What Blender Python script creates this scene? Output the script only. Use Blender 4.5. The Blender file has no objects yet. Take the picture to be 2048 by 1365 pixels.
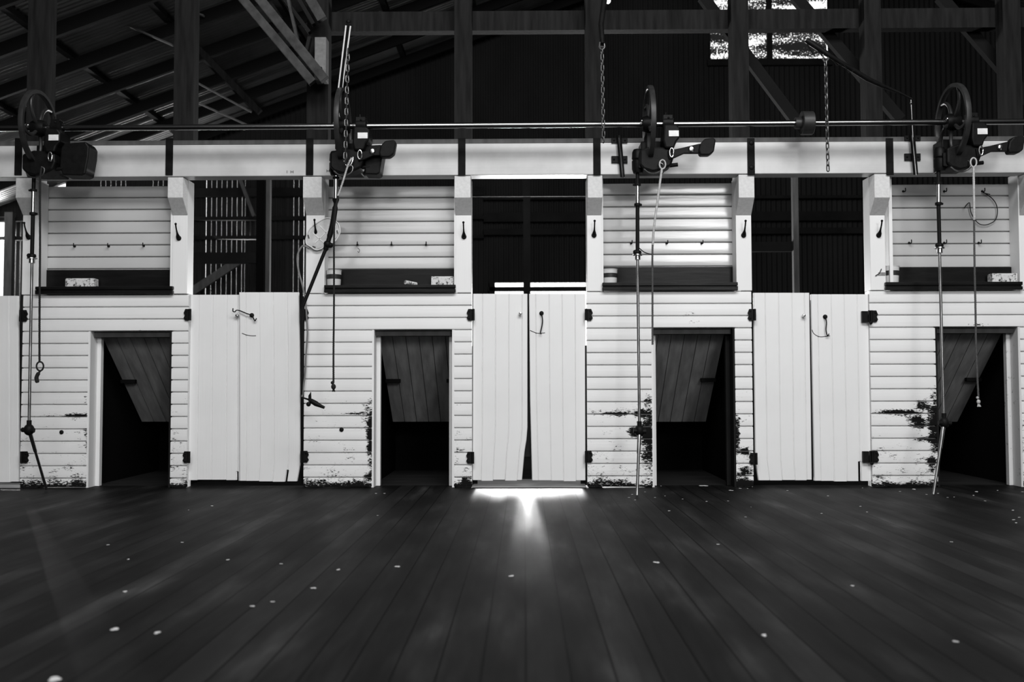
import bpy, math, random
from mathutils import Vector, Matrix, Euler

random.seed(7)
sc = bpy.context.scene
COL = sc.collection
PI = math.pi
R = math.radians

# ------------------------------------------------------------------ camera
F_PX = 2000.0            # focal length in pixels of the 2048 frame
EYE = Vector((0.0, 0.0, 0.635))
PITCH = math.atan(87.5 / F_PX)
YAW = math.atan(24.0 / F_PX)
ROLL = R(-0.12)
RM = Matrix.Rotation(YAW, 3, 'Z') @ Matrix.Rotation(PI / 2 + PITCH, 3, 'X') @ Matrix.Rotation(ROLL, 3, 'Z')
cam_d = bpy.data.cameras.new('camera')
cam = bpy.data.objects.new('camera', cam_d)
COL.objects.link(cam)
cam.matrix_world = Matrix.Translation(EYE) @ RM.to_4x4()
cam_d.sensor_width = 36.0
cam_d.lens = 36.0 * F_PX / 2048.0
cam_d.clip_start = 0.05
cam_d.clip_end = 200
cam_d.dof.use_dof = True
cam_d.dof.focus_distance = 6.1
cam_d.dof.aperture_fstop = 2.8
sc.camera = cam

# ------------------------------------------------------------------ world, sun, daylight, assumed and fill lamps, exposure
w = bpy.data.worlds.new('sky')
sc.world = w
w.use_nodes = True
bg = w.node_tree.nodes['Background']
bg.inputs[0].default_value = (1, 1, 1, 1)
bg.inputs[1].default_value = 2.5

def lamp(name, kind, loc, rot, energy, **kw):
    d = bpy.data.lights.new(name, kind)
    d.energy = energy
    for k, v in kw.items():
        setattr(d, k, v)
    o = bpy.data.objects.new(name, d)
    COL.objects.link(o)
    o.location = loc
    o.rotation_euler = rot
    return o

def aim(o, target):
    v = Vector(target) - o.location
    o.rotation_euler = v.to_track_quat('-Z', 'Y').to_euler()
    return o

lamp('sun', 'SUN', (0, 30, 6), (R(-85), 0, 0), 2.2, angle=R(4.0))
# added lamps for an assumed skylight and assumed high windows, no openings built, plus an added fill lamp
aim(lamp('assumed_skylight_lamp', 'AREA', (0.9, 1.0, 5.35), (0, 0, 0), 415, shape='RECTANGLE', size=6.0, size_y=1.4), (0.9, 5.2, 0.4))  # added lamp under the closed roof, its skylight is only assumed
aim(lamp('rear_fill', 'AREA', (0.0, -6.7, 1.7), (0, 0, 0), 60, shape='RECTANGLE', size=5.0, size_y=2.6), (0.3, 6.2, 1.3))  # added fill lamp behind the camera, no door is built there
aim(lamp('assumed_window_lamp', 'AREA', (3.4, -6.8, 3.9), (0, 0, 0), 420, shape='RECTANGLE', size=2.2, size_y=2.0), (1.0, 6.2, 1.2))  # added lamp before the solid back wall, standing for an assumed window
aim(lamp('assumed_window_lamp', 'AREA', (-2.4, -6.8, 3.9), (0, 0, 0), 130, shape='RECTANGLE', size=2.6, size_y=2.0), (-0.6, 6.2, 1.2))  # second added lamp for an assumed window, the wall has no opening
# daylight through the far doorway and left window, then two added lamps
aim(lamp('far_door_daylight', 'AREA', (0.26, 15.05, 1.0), (0, 0, 0), 210, shape='RECTANGLE', size=1.3, size_y=1.9, spread=R(115)), (0.26, 6.2, 0.6))
aim(lamp('far_window_daylight', 'AREA', (-7.95, 15.0, 2.3), (0, 0, 0), 300, shape='RECTANGLE', size=0.5, size_y=1.4), (-3.0, 6.2, 0.9))
aim(lamp('pen_fill', 'AREA', (-8.9, 11.5, 2.0), (0, 0, 0), 60, shape='RECTANGLE', size=3.0, size_y=1.4), (-3.0, 15.0, 3.4))  # added lamp inside the left wall, lights the far sheets

aim(lamp('roof_fill', 'AREA', (-6.0, 14.6, 2.9), (0, 0, 0), 60, shape='RECTANGLE', size=4.5, size_y=0.3), (-5.0, 10.0, 4.4))  # added lamp hung below the eave slit, brings out the roof corrugations

vs = sc.view_settings
vs.view_transform = 'Standard'
vs.look = 'None'
vs.gamma = 1.0
vs.exposure = 0.0
vs.use_curve_mapping = False
sc.cycles.use_denoising = True
sc.cycles.max_bounces = 6

# ------------------------------------------------------------------ pixel helpers (2048 x 1365 frame)
D = 6.2        # wall plane of the stands
BF = D - 0.10  # front face of the main beam
HY = 5.9       # plane of the shaft and machines

def at(px, py, Y):
    d = RM @ Vector(((px - 1024.0) / F_PX, -(py - 682.5) / F_PX, -1.0))
    t = (Y - EYE.y) / d.y
    return EYE + d * t

def floor_at(px, py, z=0.0):
    d = RM @ Vector(((px - 1024.0) / F_PX, -(py - 682.5) / F_PX, -1.0))
    t = (z - EYE.z) / d.z
    return EYE + d * t

RMI = RM.inverted()
def proj(v):
    c = RMI @ (Vector(v) - EYE)
    return (1024.0 + F_PX * c.x / -c.z, 682.5 - F_PX * c.y / -c.z)

def X_(px, py, Y=D): return at(px, py, Y).x
def Z_(px, py, Y=D): return at(px, py, Y).z

def lerp(a, b, t): return a + (b - a) * t
def interp(pts, t):
    if t <= pts[0][0]: return pts[0][1]
    for (a, va), (b, vb) in zip(pts, pts[1:]):
        if t <= b: return lerp(va, vb, (t - a) / (b - a))
    return pts[-1][1]

# ------------------------------------------------------------------ mesh builder
class MB:
    def __init__(s):
        s.v = []; s.f = []; s.a = None
    def add(s, vs, fs):
        n = len(s.v)
        s.v += [Vector(p) for p in vs]
        s.f += [tuple(i + n for i in f) for f in fs]
    def box(s, x0, x1, y0, y1, z0, z1):
        s.add([(x0, y0, z0), (x1, y0, z0), (x1, y1, z0), (x0, y1, z0), (x0, y0, z1), (x1, y0, z1), (x1, y1, z1), (x0, y1, z1)],
              [(3, 2, 1, 0), (4, 5, 6, 7), (0, 1, 5, 4), (1, 2, 6, 5), (2, 3, 7, 6), (3, 0, 4, 7)])
        return s
    def pbox(s, px0, py0, px1, py1, Yf, Yb):
        """box whose front face fills a pixel rectangle at depth Yf"""
        cx, cy = (px0 + px1) / 2, (py0 + py1) / 2
        s.box(X_(px0, cy, Yf), X_(px1, cy, Yf), Yf, Yb, Z_(cx, py1, Yf), Z_(cx, py0, Yf))
        return s
    def bar(s, a, b, wx, wy, up=(0, 1, 0)):
        """square bar from a to b; wy is its size along 'up', wx across"""
        a, b = Vector(a), Vector(b)
        d = (b - a).normalized()
        u = Vector(up); u = (u - d * u.dot(d)).normalized()
        r = d.cross(u)
        q = []
        for p in (a, b):
            for i, j in ((-1, -1), (1, -1), (1, 1), (-1, 1)):
                q.append(p + r * (i * wx / 2) + u * (j * wy / 2))
        s.add(q, [(0, 1, 2, 3), (7, 6, 5, 4), (0, 4, 5, 1), (1, 5, 6, 2), (2, 6, 7, 3), (3, 7, 4, 0)])
        return s
    def prism(s, poly, y0, y1):
        """XZ polygon extruded along Y"""
        n = len(poly)
        vs = [(x, y0, z) for x, z in poly] + [(x, y1, z) for x, z in poly]
        fs = [tuple(range(n))[::-1], tuple(range(n, 2 * n))]
        for i in range(n):
            j = (i + 1) % n
            fs.append((i, j, n + j, n + i))
        s.add(vs, fs)
        return s
    def lathe(s, prof, base, axis=(0, 0, 1), seg=16, caps=True):
        """prof: list of (r, h) along axis"""
        ax = Vector(axis).normalized()
        u = ax.orthogonal().normalized(); v = ax.cross(u)
        base = Vector(base)
        vs = []
        for r, h in prof:
            for k in range(seg):
                a = 2 * PI * k / seg
                vs.append(base + ax * h + (u * math.cos(a) + v * math.sin(a)) * max(r, 1e-5))
        fs = []
        for i in range(len(prof) - 1):
            for k in range(seg):
                k2 = (k + 1) % seg
                fs.append((i * seg + k, i * seg + k2, (i + 1) * seg + k2, (i + 1) * seg + k))
        if caps:
            fs.append(tuple(range(seg))[::-1])
            m = (len(prof) - 1) * seg
            fs.append(tuple(range(m, m + seg)))
        s.add(vs, fs)
        return s
    def cyl(s, a, b, r, r2=None, seg=14):
        a, b = Vector(a), Vector(b)
        L = (b - a).length
        return s.lathe([(r, 0), (r if r2 is None else r2, L)], a, b - a, seg)
    def ball(s, c, r, seg=14, sz=1.0, axis=(0, 0, 1)):
        pr = []
        for i in range(9):
            a = -PI / 2 + PI * i / 8
            pr.append((r * math.cos(a), r * sz * math.sin(a)))
        return s.lathe(pr, c, axis, seg)
    def tube(s, pts, r, seg=8, twist=0, closed=False, flute=0.0):
        """tube along a polyline; r a number or list; flute+twist make rope strands"""
        pts = [Vector(p) for p in pts]
        n = len(pts)
        rs = r if isinstance(r, (list, tuple)) else [r] * n
        u = None
        vs = []
        L = 0
        for i, p in enumerate(pts):
            if closed: t = pts[(i + 1) % n] - pts[i - 1]
            else: t = pts[min(i + 1, n - 1)] - pts[max(i - 1, 0)]
            t.normalize()
            if u is None: u = t.orthogonal().normalized()
            u = (u - t * u.dot(t)).normalized()
            v = t.cross(u)
            if i: L += (pts[i] - pts[i - 1]).length
            for k in range(seg):
                a = 2 * PI * k / seg
                rr = rs[i] * (1 + flute * math.cos(3 * a - twist * L))
                vs.append(p + (u * math.cos(a) + v * math.sin(a)) * rr)
        fs = []
        for i in range(n if closed else n - 1):
            i2 = (i + 1) % n
            for k in range(seg):
                k2 = (k + 1) % seg
                fs.append((i * seg + k, i * seg + k2, i2 * seg + k2, i2 * seg + k))
        if not closed:
            fs.append(tuple(range(seg))[::-1])
            fs.append(tuple(range((n - 1) * seg, n * seg)))
        s.add(vs, fs)
        return s

def smooth_path(pts, n=8):
    """Catmull-Rom through the points"""
    pts = [Vector(p) for p in pts]
    out = []
    for i in range(len(pts) - 1):
        p0, p1, p2, p3 = pts[max(i - 1, 0)], pts[i], pts[i + 1], pts[min(i + 2, len(pts) - 1)]
        for k in range(n):
            t = k / n
            out.append(0.5 * ((2 * p1) + (p2 - p0) * t + (2 * p0 - 5 * p1 + 4 * p2 - p3) * t * t + (3 * p1 - p0 - 3 * p2 + p3) * t ** 3))
    out.append(pts[-1])
    return out

def resample(pts, step):
    out = [pts[0]]
    for a, b in zip(pts, pts[1:]):
        L = (b - a).length
        k = max(1, int(L / step))
        for i in range(1, k + 1): out.append(a.lerp(b, i / k))
    return out

ORG = {}
def origin(o):
    while o.parent is not None: o = o.parent
    return ORG.get(o.name, Vector((0, 0, 0)))

def obj(name, mb, mat, parent=None, smooth=False, bevel=0.0, org=None):
    """link a builder as ONE mesh object; world coordinates in, local mesh out"""
    off = origin(parent) if parent is not None else (Vector(org) if org is not None else Vector((0, 0, 0)))
    me = bpy.data.meshes.new(name)
    me.from_pydata([tuple(p - off) for p in mb.v], [], mb.f)
    if mb.a is not None:
        at_ = me.attributes.new('wear', 'FLOAT', 'POINT')
        at_.data.foreach_set('value', mb.a)
    me.materials.append(mat)
    me.update()
    if smooth:
        me.polygons.foreach_set('use_smooth', [True] * len(me.polygons))
        me.set_sharp_from_angle(angle=R(38))
    o = bpy.data.objects.new(name, me)
    COL.objects.link(o)
    if parent is not None: o.parent = parent
    else:
        o.location = off
        ORG[o.name] = off.copy()
    if bevel:
        m = o.modifiers.new('edge', 'BEVEL'); m.width = bevel; m.segments = 2; m.limit_method = 'ANGLE'
    return o

def thing(name, label, cat, loc, group=None):
    o = bpy.data.objects.new(name, None)
    o.empty_display_size = 0.05
    COL.objects.link(o)
    o.location = loc
    ORG[o.name] = Vector(loc)
    return tag(o, label, cat, group)

def tag(o, label, cat, group=None):
    o['label'] = label; o['category'] = cat
    if group: o['group'] = group
    return o

def structure(name, mb, mat, parent=None, **kw):
    o = obj(name, mb, mat, parent, **kw)
    o['kind'] = 'structure'
    return o

# ------------------------------------------------------------------ materials
def nt(name):
    m = bpy.data.materials.new(name)
    m.use_nodes = True
    t = m.node_tree
    return m, t, t.nodes, t.links, t.nodes['Principled BSDF']

def g(v): return (v, v, v, 1)

def mat(name, col, rough=0.5, metal=0.0, spec=0.5, var=0.0, scale=(8, 8, 8), bump=0.0, detail=4.0):
    m, t, N, L, B = nt(name)
    B.inputs['Base Color'].default_value = g(col)
    B.inputs['Roughness'].default_value = rough
    B.inputs['Metallic'].default_value = metal
    B.inputs['Specular IOR Level'].default_value = spec
    if var or bump:
        tc = N.new('ShaderNodeTexCoord'); mp = N.new('ShaderNodeMapping'); nz = N.new('ShaderNodeTexNoise')
        mp.inputs['Scale'].default_value = scale
        nz.inputs['Scale'].default_value = 1.0
        nz.inputs['Detail'].default_value = detail
        L.new(tc.outputs['Object'], mp.inputs[0]); L.new(mp.outputs[0], nz.inputs['Vector'])
        if var:
            mr = N.new('ShaderNodeMapRange')
            mr.inputs['From Min'].default_value = 0.3; mr.inputs['From Max'].default_value = 0.7
            mr.inputs['To Min'].default_value = col * (1 - var); mr.inputs['To Max'].default_value = col * (1 + var)
            L.new(nz.outputs[0], mr.inputs['Value'])
            L.new(mr.outputs[0], B.inputs['Base Color'])
        if bump:
            bp = N.new('ShaderNodeBump'); bp.inputs['Strength'].default_value = bump; bp.inputs['Distance'].default_value = 0.004
            L.new(nz.outputs[0], bp.inputs['Height']); L.new(bp.outputs[0], B.inputs['Normal'])
    return m

def paint(name, col, rough, under=0.01, worn=True, grain=(2, 2, 60), spec=0.5, chip=0.735, cs=11, mottle=0.16):
    """oil paint on boards; bare dark timber shows where the wear attribute is high"""
    m, t, N, L, B = nt(name)
    tc = N.new('ShaderNodeTexCoord')
    def noise(scale, detail=4, rg=0.55):
        mp = N.new('ShaderNodeMapping'); mp.inputs['Scale'].default_value = scale
        nz = N.new('ShaderNodeTexNoise'); nz.inputs['Scale'].default_value = 1; nz.inputs['Detail'].default_value = detail
        nz.inputs['Roughness'].default_value = rg
        L.new(tc.outputs['Object'], mp.inputs[0]); L.new(mp.outputs[0], nz.inputs['Vector'])
        return nz.outputs[0]
    def math_(op, a, b, clamp=False):
        n = N.new('ShaderNodeMath'); n.operation = op; n.use_clamp = clamp
        for i, x in enumerate((a, b)):
            if isinstance(x, (int, float)): n.inputs[i].default_value = x
            else: L.new(x, n.inputs[i])
        return n.outputs[0]
    mott = noise((3, 3, 3), 5)
    tone = math_('MULTIPLY', math_('ADD', math_('MULTIPLY', mott, mottle), 1.0 - mottle / 2), col)
    mix = N.new('ShaderNodeMix'); mix.data_type = 'RGBA'
    comb = N.new('ShaderNodeCombineColor')
    for i in range(3): L.new(tone, comb.inputs[i])
    L.new(comb.outputs[0], mix.inputs[6])
    mix.inputs[7].default_value = g(under)
    if worn:
        at_ = N.new('ShaderNodeAttribute'); at_.attribute_name = 'wear'
        n1 = noise((50, 50, 160), 7, 0.72)
        n2 = noise((12, 12, 26), 3)
        s_ = math_('ADD', math_('MULTIPLY', n1, 1.4), math_('ADD', math_('MULTIPLY', n2, 0.8), -0.6))
        k = math_('SUBTRACT', math_('ADD', s_, math_('MULTIPLY', at_.outputs['Fac'], 1.0)), 1.0)
        k = math_('MULTIPLY', k, 14.0, True)
        L.new(k, mix.inputs[0])
        rr = math_('ADD', math_('MULTIPLY', k, 0.8 - rough), rough)
        L.new(rr, B.inputs['Roughness'])
        L.new(math_('MULTIPLY', math_('SUBTRACT', 1.0, k), spec), B.inputs['Specular IOR Level'])
    else:
        n1 = noise((cs, cs, cs), 7, 0.7)
        k = math_('MULTIPLY', math_('SUBTRACT', n1, chip), 9.0, True)
        L.new(k, mix.inputs[0])
        B.inputs['Roughness'].default_value = rough
    L.new(mix.outputs[2], B.inputs['Base Color'])
    B.inputs['Specular IOR Level'].default_value = spec
    bp = N.new('ShaderNodeBump'); bp.inputs['Strength'].default_value = 0.25; bp.inputs['Distance'].default_value = 0.003
    L.new(noise(grain, 3), bp.inputs['Height']); L.new(bp.outputs[0], B.inputs['Normal'])
    return m

M = {}
M['board_paint'] = paint('board_paint', 0.78, 0.42, worn=True)
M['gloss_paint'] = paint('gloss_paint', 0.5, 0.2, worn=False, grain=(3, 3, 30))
M['post_paint'] = paint('post_paint', 0.76, 0.5, worn=False, grain=(60, 60, 2))
M['door_paint'] = paint('door_paint', 0.76, 0.5, worn=False, grain=(60, 60, 2))
M['beam_paint'] = paint('beam_paint', 0.52, 0.33, worn=False, grain=(1.5, 40, 70), chip=0.7, mottle=0.9)
M['rope_mid'] = mat('rope_mid', 0.075, 0.85, spec=0.1, var=0.2, scale=(80, 80, 80))
M['truss_timber'] = mat('truss_timber', 0.05, 0.8, spec=0.05, var=0.3, scale=(20, 20, 20), bump=0.3)
M['gusset'] = mat('gusset', 0.13, 0.7, var=0.2, scale=(30, 30, 30))
M['end_grain'] = mat('end_grain', 0.6, 0.6, var=0.08, scale=(60, 60, 60), bump=0.3)
M['threshold'] = mat('threshold', 0.3, 0.9, spec=0.0, var=0.4, scale=(3, 60, 60), bump=0.3)
M['dark_timber'] = mat('dark_timber', 0.012, 0.8, spec=0.08, var=0.35, scale=(3, 30, 3), bump=0.3)
M['frame_timber'] = mat('frame_timber', 0.011, 0.8, spec=0.08, var=0.5, scale=(30, 30, 3), bump=0.3)
M['rafter_timber'] = mat('rafter_timber', 0.008, 0.8, spec=0.05)
M['grey_timber'] = mat('grey_timber', 0.09, 0.75, spec=0.1, var=0.25, scale=(20, 20, 4), bump=0.3)
M['black_timber'] = mat('black_timber', 0.006, 0.35, spec=0.13, var=0.4, scale=(4, 30, 30), bump=0.3)
M['flap_timber'] = mat('flap_timber', 0.3, 0.7, spec=0.1, var=0.25, scale=(24, 5, 5), bump=0.2)
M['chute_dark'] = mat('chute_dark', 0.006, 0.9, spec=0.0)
M['iron'] = mat('iron', 0.006, 0.5, spec=0.1, var=0.3, scale=(25, 25, 25), bump=0.15)
M['cast_iron'] = mat('cast_iron', 0.005, 0.45, spec=0.1, var=0.3, scale=(30, 30, 30), bump=0.25)
M['wheel_iron'] = mat('wheel_iron', 0.022, 0.4, spec=0.3, var=0.3, scale=(20, 20, 20))
M['strap_iron'] = mat('strap_iron', 0.007, 0.6, spec=0.06, var=0.3, scale=(30, 30, 30), bump=0.2)
M['steel'] = mat('steel', 0.55, 0.25, 1.0, var=0.15, scale=(30, 30, 6))
M['shaft_steel'] = mat('shaft_steel', 0.27, 0.2, 1.0, var=0.15, scale=(4, 40, 40))
M['worn_tube'] = mat('worn_tube', 0.2, 0.35, 1.0, var=0.4, scale=(30, 30, 8))
M['leather'] = mat('leather', 0.006, 0.5, spec=0.1)
M['plate'] = mat('plate', 0.7, 0.4, var=0.1, scale=(60, 60, 60))
M['rope_pale'] = mat('rope_pale', 0.42, 0.85, spec=0.1, var=0.2, scale=(80, 80, 80))
M['rope_dark'] = mat('rope_dark', 0.02, 0.85, spec=0.1)
M['chain_steel'] = mat('chain_steel', 0.12, 0.4, 0.9)
M['corrugated'] = mat('corrugated', 0.25, 0.36, 0.75, spec=0.2, var=0.3, scale=(1.5, 1.5, 0.6))
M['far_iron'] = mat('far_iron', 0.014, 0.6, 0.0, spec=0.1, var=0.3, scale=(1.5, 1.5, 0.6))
M['plastic'] = mat('plastic', 0.5, 0.35, spec=0.4, var=0.2, scale=(25, 25, 25))
M['flaky'] = paint('flaky', 0.6, 0.6, under=0.05, worn=False)
M['block'] = paint('block', 0.62, 0.75, under=0.03, worn=False, chip=0.5, cs=55)
M['worn_jamb'] = paint('worn_jamb', 0.6, 0.6, under=0.02, worn=False, chip=0.6, cs=20)
M['edge_glint'] = mat('edge_glint', 0.9, 0.3)  # near-white colour for the lit edges of the lever pole
M['dark_band'] = mat('dark_band', 0.02, 0.5)
M['wool'] = mat('wool', 0.5, 0.9, spec=0.1)
M['cable'] = mat('cable', 0.16, 0.5)
M['ink'] = mat('ink', 0.02, 0.7)
M['bright_panel'] = mat('bright_panel', 0.8, 0.6)

def floor_mat():
    m, t, N, L, B = nt('floor_boards')
    tc = N.new('ShaderNodeTexCoord'); sx = N.new('ShaderNodeSeparateXYZ')
    L.new(tc.outputs['Object'], sx.inputs[0])
    def math_(op, a, b=0.0, clamp=False):
        n = N.new('ShaderNodeMath'); n.operation = op; n.use_clamp = clamp
        for i, x in enumerate((a, b)):
            if isinstance(x, (int, float)): n.inputs[i].default_value = x
            else: L.new(x, n.inputs[i])
        return n.outputs[0]
    u = math_('DIVIDE', sx.outputs['X'], 0.098)
    idx = math_('FLOOR', u)
    fr = math_('FRACT', u)
    wn = N.new('ShaderNodeTexWhiteNoise'); wn.noise_dimensions = '1D'
    L.new(idx, wn.inputs['W'])
    gap = math_('MULTIPLY', math_('LESS_THAN', fr, 0.05), 1.0)
    mp = N.new('ShaderNodeMapping'); mp.inputs['Scale'].default_value = (7, 1.4, 1)
    nz = N.new('ShaderNodeTexNoise'); nz.inputs['Scale'].default_value = 1; nz.inputs['Detail'].default_value = 6
    L.new(tc.outputs['Object'], mp.inputs[0]); L.new(mp.outputs[0], nz.inputs['Vector'])
    mp2 = N.new('ShaderNodeMapping'); mp2.inputs['Scale'].default_value = (60, 3, 1)
    nz2 = N.new('ShaderNodeTexNoise'); nz2.inputs['Scale'].default_value = 1; nz2.inputs['Detail'].default_value = 4
    L.new(tc.outputs['Object'], mp2.inputs[0]); L.new(mp2.outputs[0], nz2.inputs['Vector'])
    tone = math_('ADD', math_('MULTIPLY', math_('POWER', wn.outputs[0], 4.0), 0.010), 0.006)
    wearm = math_('MULTIPLY', math_('POWER', math_('MULTIPLY', nz.outputs[0], 1.75), 6.0), 0.008)
    tone = math_('ADD', tone, wearm)
    tone = math_('MULTIPLY', tone, math_('ADD', math_('MULTIPLY', nz2.outputs[0], 0.8), 0.6))
    tone = math_('MULTIPLY', tone, 0.85)
    tone = math_('MULTIPLY', tone, math_('SUBTRACT', 1.0, math_('MULTIPLY', gap, 0.9)))
    cc = N.new('ShaderNodeCombineColor')
    for i in range(3): L.new(tone, cc.inputs[i])
    L.new(cc.outputs[0], B.inputs['Base Color'])
    rg = math_('ADD', math_('MULTIPLY', nz.outputs[0], -0.15), 0.62)
    L.new(rg, B.inputs['Roughness'])
    B.inputs['Specular IOR Level'].default_value = 0.04
    bp = N.new('ShaderNodeBump'); bp.inputs['Strength'].default_value = 0.4; bp.inputs['Distance'].default_value = 0.004
    L.new(math_('ADD', math_('MULTIPLY', gap, -1.0), math_('MULTIPLY', nz2.outputs[0], 0.3)), bp.inputs['Height'])
    L.new(bp.outputs[0], B.inputs['Normal'])
    return m
M['floor'] = floor_mat()
M['pen_floor'] = mat('pen_floor', 0.02, 1.0, spec=0.0, var=0.3, scale=(2, 20, 2))

def mesh_screen():
    """dusty woven shade cloth: opaque threads with holes that let the sky through"""
    m, t, N, L, B = nt('shade_cloth')
    B.inputs['Base Color'].default_value = g(0.05)
    B.inputs['Roughness'].default_value = 0.9
    tc = N.new('ShaderNodeTexCoord')
    def noise(scale, detail):
        mp = N.new('ShaderNodeMapping'); mp.inputs['Scale'].default_value = scale
        nz = N.new('ShaderNodeTexNoise'); nz.inputs['Scale'].default_value = 1; nz.inputs['Detail'].default_value = detail
        L.new(tc.outputs['Object'], mp.inputs[0]); L.new(mp.outputs[0], nz.inputs['Vector'])
        return nz.outputs[0]
    a = noise((48, 1, 48), 2); b = noise((1.3, 1, 6), 2)
    s = N.new('ShaderNodeMath'); s.operation = 'ADD'; L.new(a, s.inputs[0]); L.new(b, s.inputs[1])
    k = N.new('ShaderNodeMapRange'); k.inputs['From Min'].default_value = 0.99; k.inputs['From Max'].default_value = 1.14
    L.new(s.outputs[0], k.inputs['Value'])
    tr = N.new('ShaderNodeBsdfTransparent'); mx = N.new('ShaderNodeMixShader')
    L.new(k.outputs[0], mx.inputs[0]); L.new(B.outputs[0], mx.inputs[1]); L.new(tr.outputs[0], mx.inputs[2])
    L.new(mx.outputs[0], N['Material Output'].inputs[0])
    return m
M['shade_cloth'] = mesh_screen()

# ------------------------------------------------------------------ shell of the shed
YF = 15.0            # far wall
XL, XR = -9.2, 9.2
YB = -7.0
RIDGE = 3.65
def roof_z(x): return 6.27 + 0.365 * (x if x < RIDGE else 2 * RIDGE - x)

fl = MB()
fl.box(XL, XR, YB, D + 0.141, -0.06, 0.0)
structure('floor', fl, M['floor'])
fl = MB(); fl.box(XL, XR, D + 0.141, YF, -0.06, 0.0)
structure('floor_pens', fl, M['pen_floor'])

def corr_wall(mb, x0, x1, z0, z1, Y, pitch=0.076, amp=0.009, per=8):
    """vertical corrugated sheet; z0, z1 numbers or functions of x"""
    n = max(2, int((x1 - x0) / pitch * per))
    vs = []
    for i in range(n + 1):
        x = lerp(x0, x1, i / n)
        y = Y + amp * math.sin(2 * PI * x / pitch)
        a = z0(x) if callable(z0) else z0
        b = z1(x) if callable(z1) else z1
        vs += [(x, y, a), (x, y, b)]
    mb.add(vs, [(2 * i, 2 * i + 2, 2 * i + 3, 2 * i + 1) for i in range(n)])

# far wall with its openings: doorway, gable window, left window and two slits under the eave
dx0, dx1 = X_(990, 580, YF), 0.93
dz1 = Z_(1080, 566, YF)
gx0, gx1 = X_(1421, 60, YF), X_(1654, 60, YF)
gz0, gz1 = Z_(1540, 120, YF), Z_(1540, -70, YF)
wx0, wx1 = X_(-60, 520, YF), X_(21, 520, YF)
wz0, wz1 = Z_(0, 640, YF), Z_(0, 442, YF)
sx0, sx1 = X_(-40, 365, YF), X_(131, 365, YF)
sz0, sz1 = Z_(60, 374, YF), Z_(60, 356, YF)
def slat_wall(mb, x0, x1, z0, z1, Y, pitch=0.0775, gap=0.0013):
    x = x0
    while x < x1 - 1e-4:
        e = min(x + pitch, x1)
        mb.box(x + gap / 2, e - gap / 2, Y, Y + 0.0008, z0, z1)
        x = e
fw = MB()
vx = [X_(a, 460, YF) for a in (190, 250, 305, 340, 412.5, 490, 577, 608)]
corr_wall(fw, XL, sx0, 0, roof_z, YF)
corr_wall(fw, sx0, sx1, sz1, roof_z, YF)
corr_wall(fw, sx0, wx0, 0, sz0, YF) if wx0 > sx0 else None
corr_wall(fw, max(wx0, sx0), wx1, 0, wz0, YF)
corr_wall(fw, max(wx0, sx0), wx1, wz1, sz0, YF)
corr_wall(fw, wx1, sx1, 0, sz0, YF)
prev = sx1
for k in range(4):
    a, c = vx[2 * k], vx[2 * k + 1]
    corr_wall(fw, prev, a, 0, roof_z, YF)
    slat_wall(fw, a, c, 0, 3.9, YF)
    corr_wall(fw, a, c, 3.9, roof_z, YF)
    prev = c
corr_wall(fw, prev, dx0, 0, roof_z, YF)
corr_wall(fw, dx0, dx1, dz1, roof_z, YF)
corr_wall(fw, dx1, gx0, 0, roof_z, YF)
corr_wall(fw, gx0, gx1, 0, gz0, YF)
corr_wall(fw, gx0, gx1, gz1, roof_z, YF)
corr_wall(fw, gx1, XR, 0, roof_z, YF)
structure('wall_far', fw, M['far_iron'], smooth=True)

for nm, x in (('wall_left', XL), ('wall_right', XR)):
    b = MB(); b.box(x - 0.05, x + 0.05, YB, YF, 0, roof_z(x) + 0.1)
    structure(nm, b, M['far_iron'])
b = MB()
b.prism([(XL, 0), (XR, 0), (XR, roof_z(XR)), (RIDGE, roof_z(RIDGE)), (XL, roof_z(XL))], YB - 0.1, YB)
structure('wall_back', b, M['grey_timber'])

# roof sheets: corrugations run down the slope
def roof(mb, xa, xb):
    p, am, per = 0.076, 0.016, 10
    y = 8.0
    n = int((YF - y) / p * per)
    vs = []
    for i in range(n + 1):
        yy = lerp(8.0, YF + 0.05, i / n)
        dz = am * math.sin(2 * PI * yy / p)
        vs += [(xa, yy, roof_z(xa) + dz), (xb, yy, roof_z(xb) + dz)]
    mb.add(vs, [(2 * i, 2 * i + 1, 2 * i + 3, 2 * i + 2) for i in range(n)])
    mb.add([(xa, YB - 0.1, roof_z(xa)), (xb, YB - 0.1, roof_z(xb)), (xb, 8.0, roof_z(xb)), (xa, 8.0, roof_z(xa))], [(0, 1, 2, 3)])
b = MB(); roof(b, XL - 0.1, RIDGE); roof(b, RIDGE, XR + 0.1)
structure('ceiling', b, M['corrugated'], smooth=True)
n = 1
for k in range(8):
    y = 8.4 + 0.9 * k
    b = MB()
    xl = XL if k < 7 else -6.3
    b.bar((xl, y, roof_z(xl) - 0.16), (RIDGE, y, roof_z(RIDGE) - 0.16), 0.14, 0.05, (0, 1, 0))
    b.bar((RIDGE, y, roof_z(RIDGE) - 0.16), (XR, y, roof_z(XR) - 0.16), 0.14, 0.05, (0, 1, 0))
    structure('trim_%d' % n, b, M['rafter_timber']); n += 1
for x in (-8.4, -7.3, -6.2, -5.1, -4.0, -2.9, -1.8, -0.7, 0.5, 1.7, 2.9):
    b = MB(); b.box(x - 0.04, x + 0.04, 7.6, YF, roof_z(x) - 0.085, roof_z(x) - 0.02)
    structure('trim_%d' % n, b, M['dark_timber']); n += 1

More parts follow.
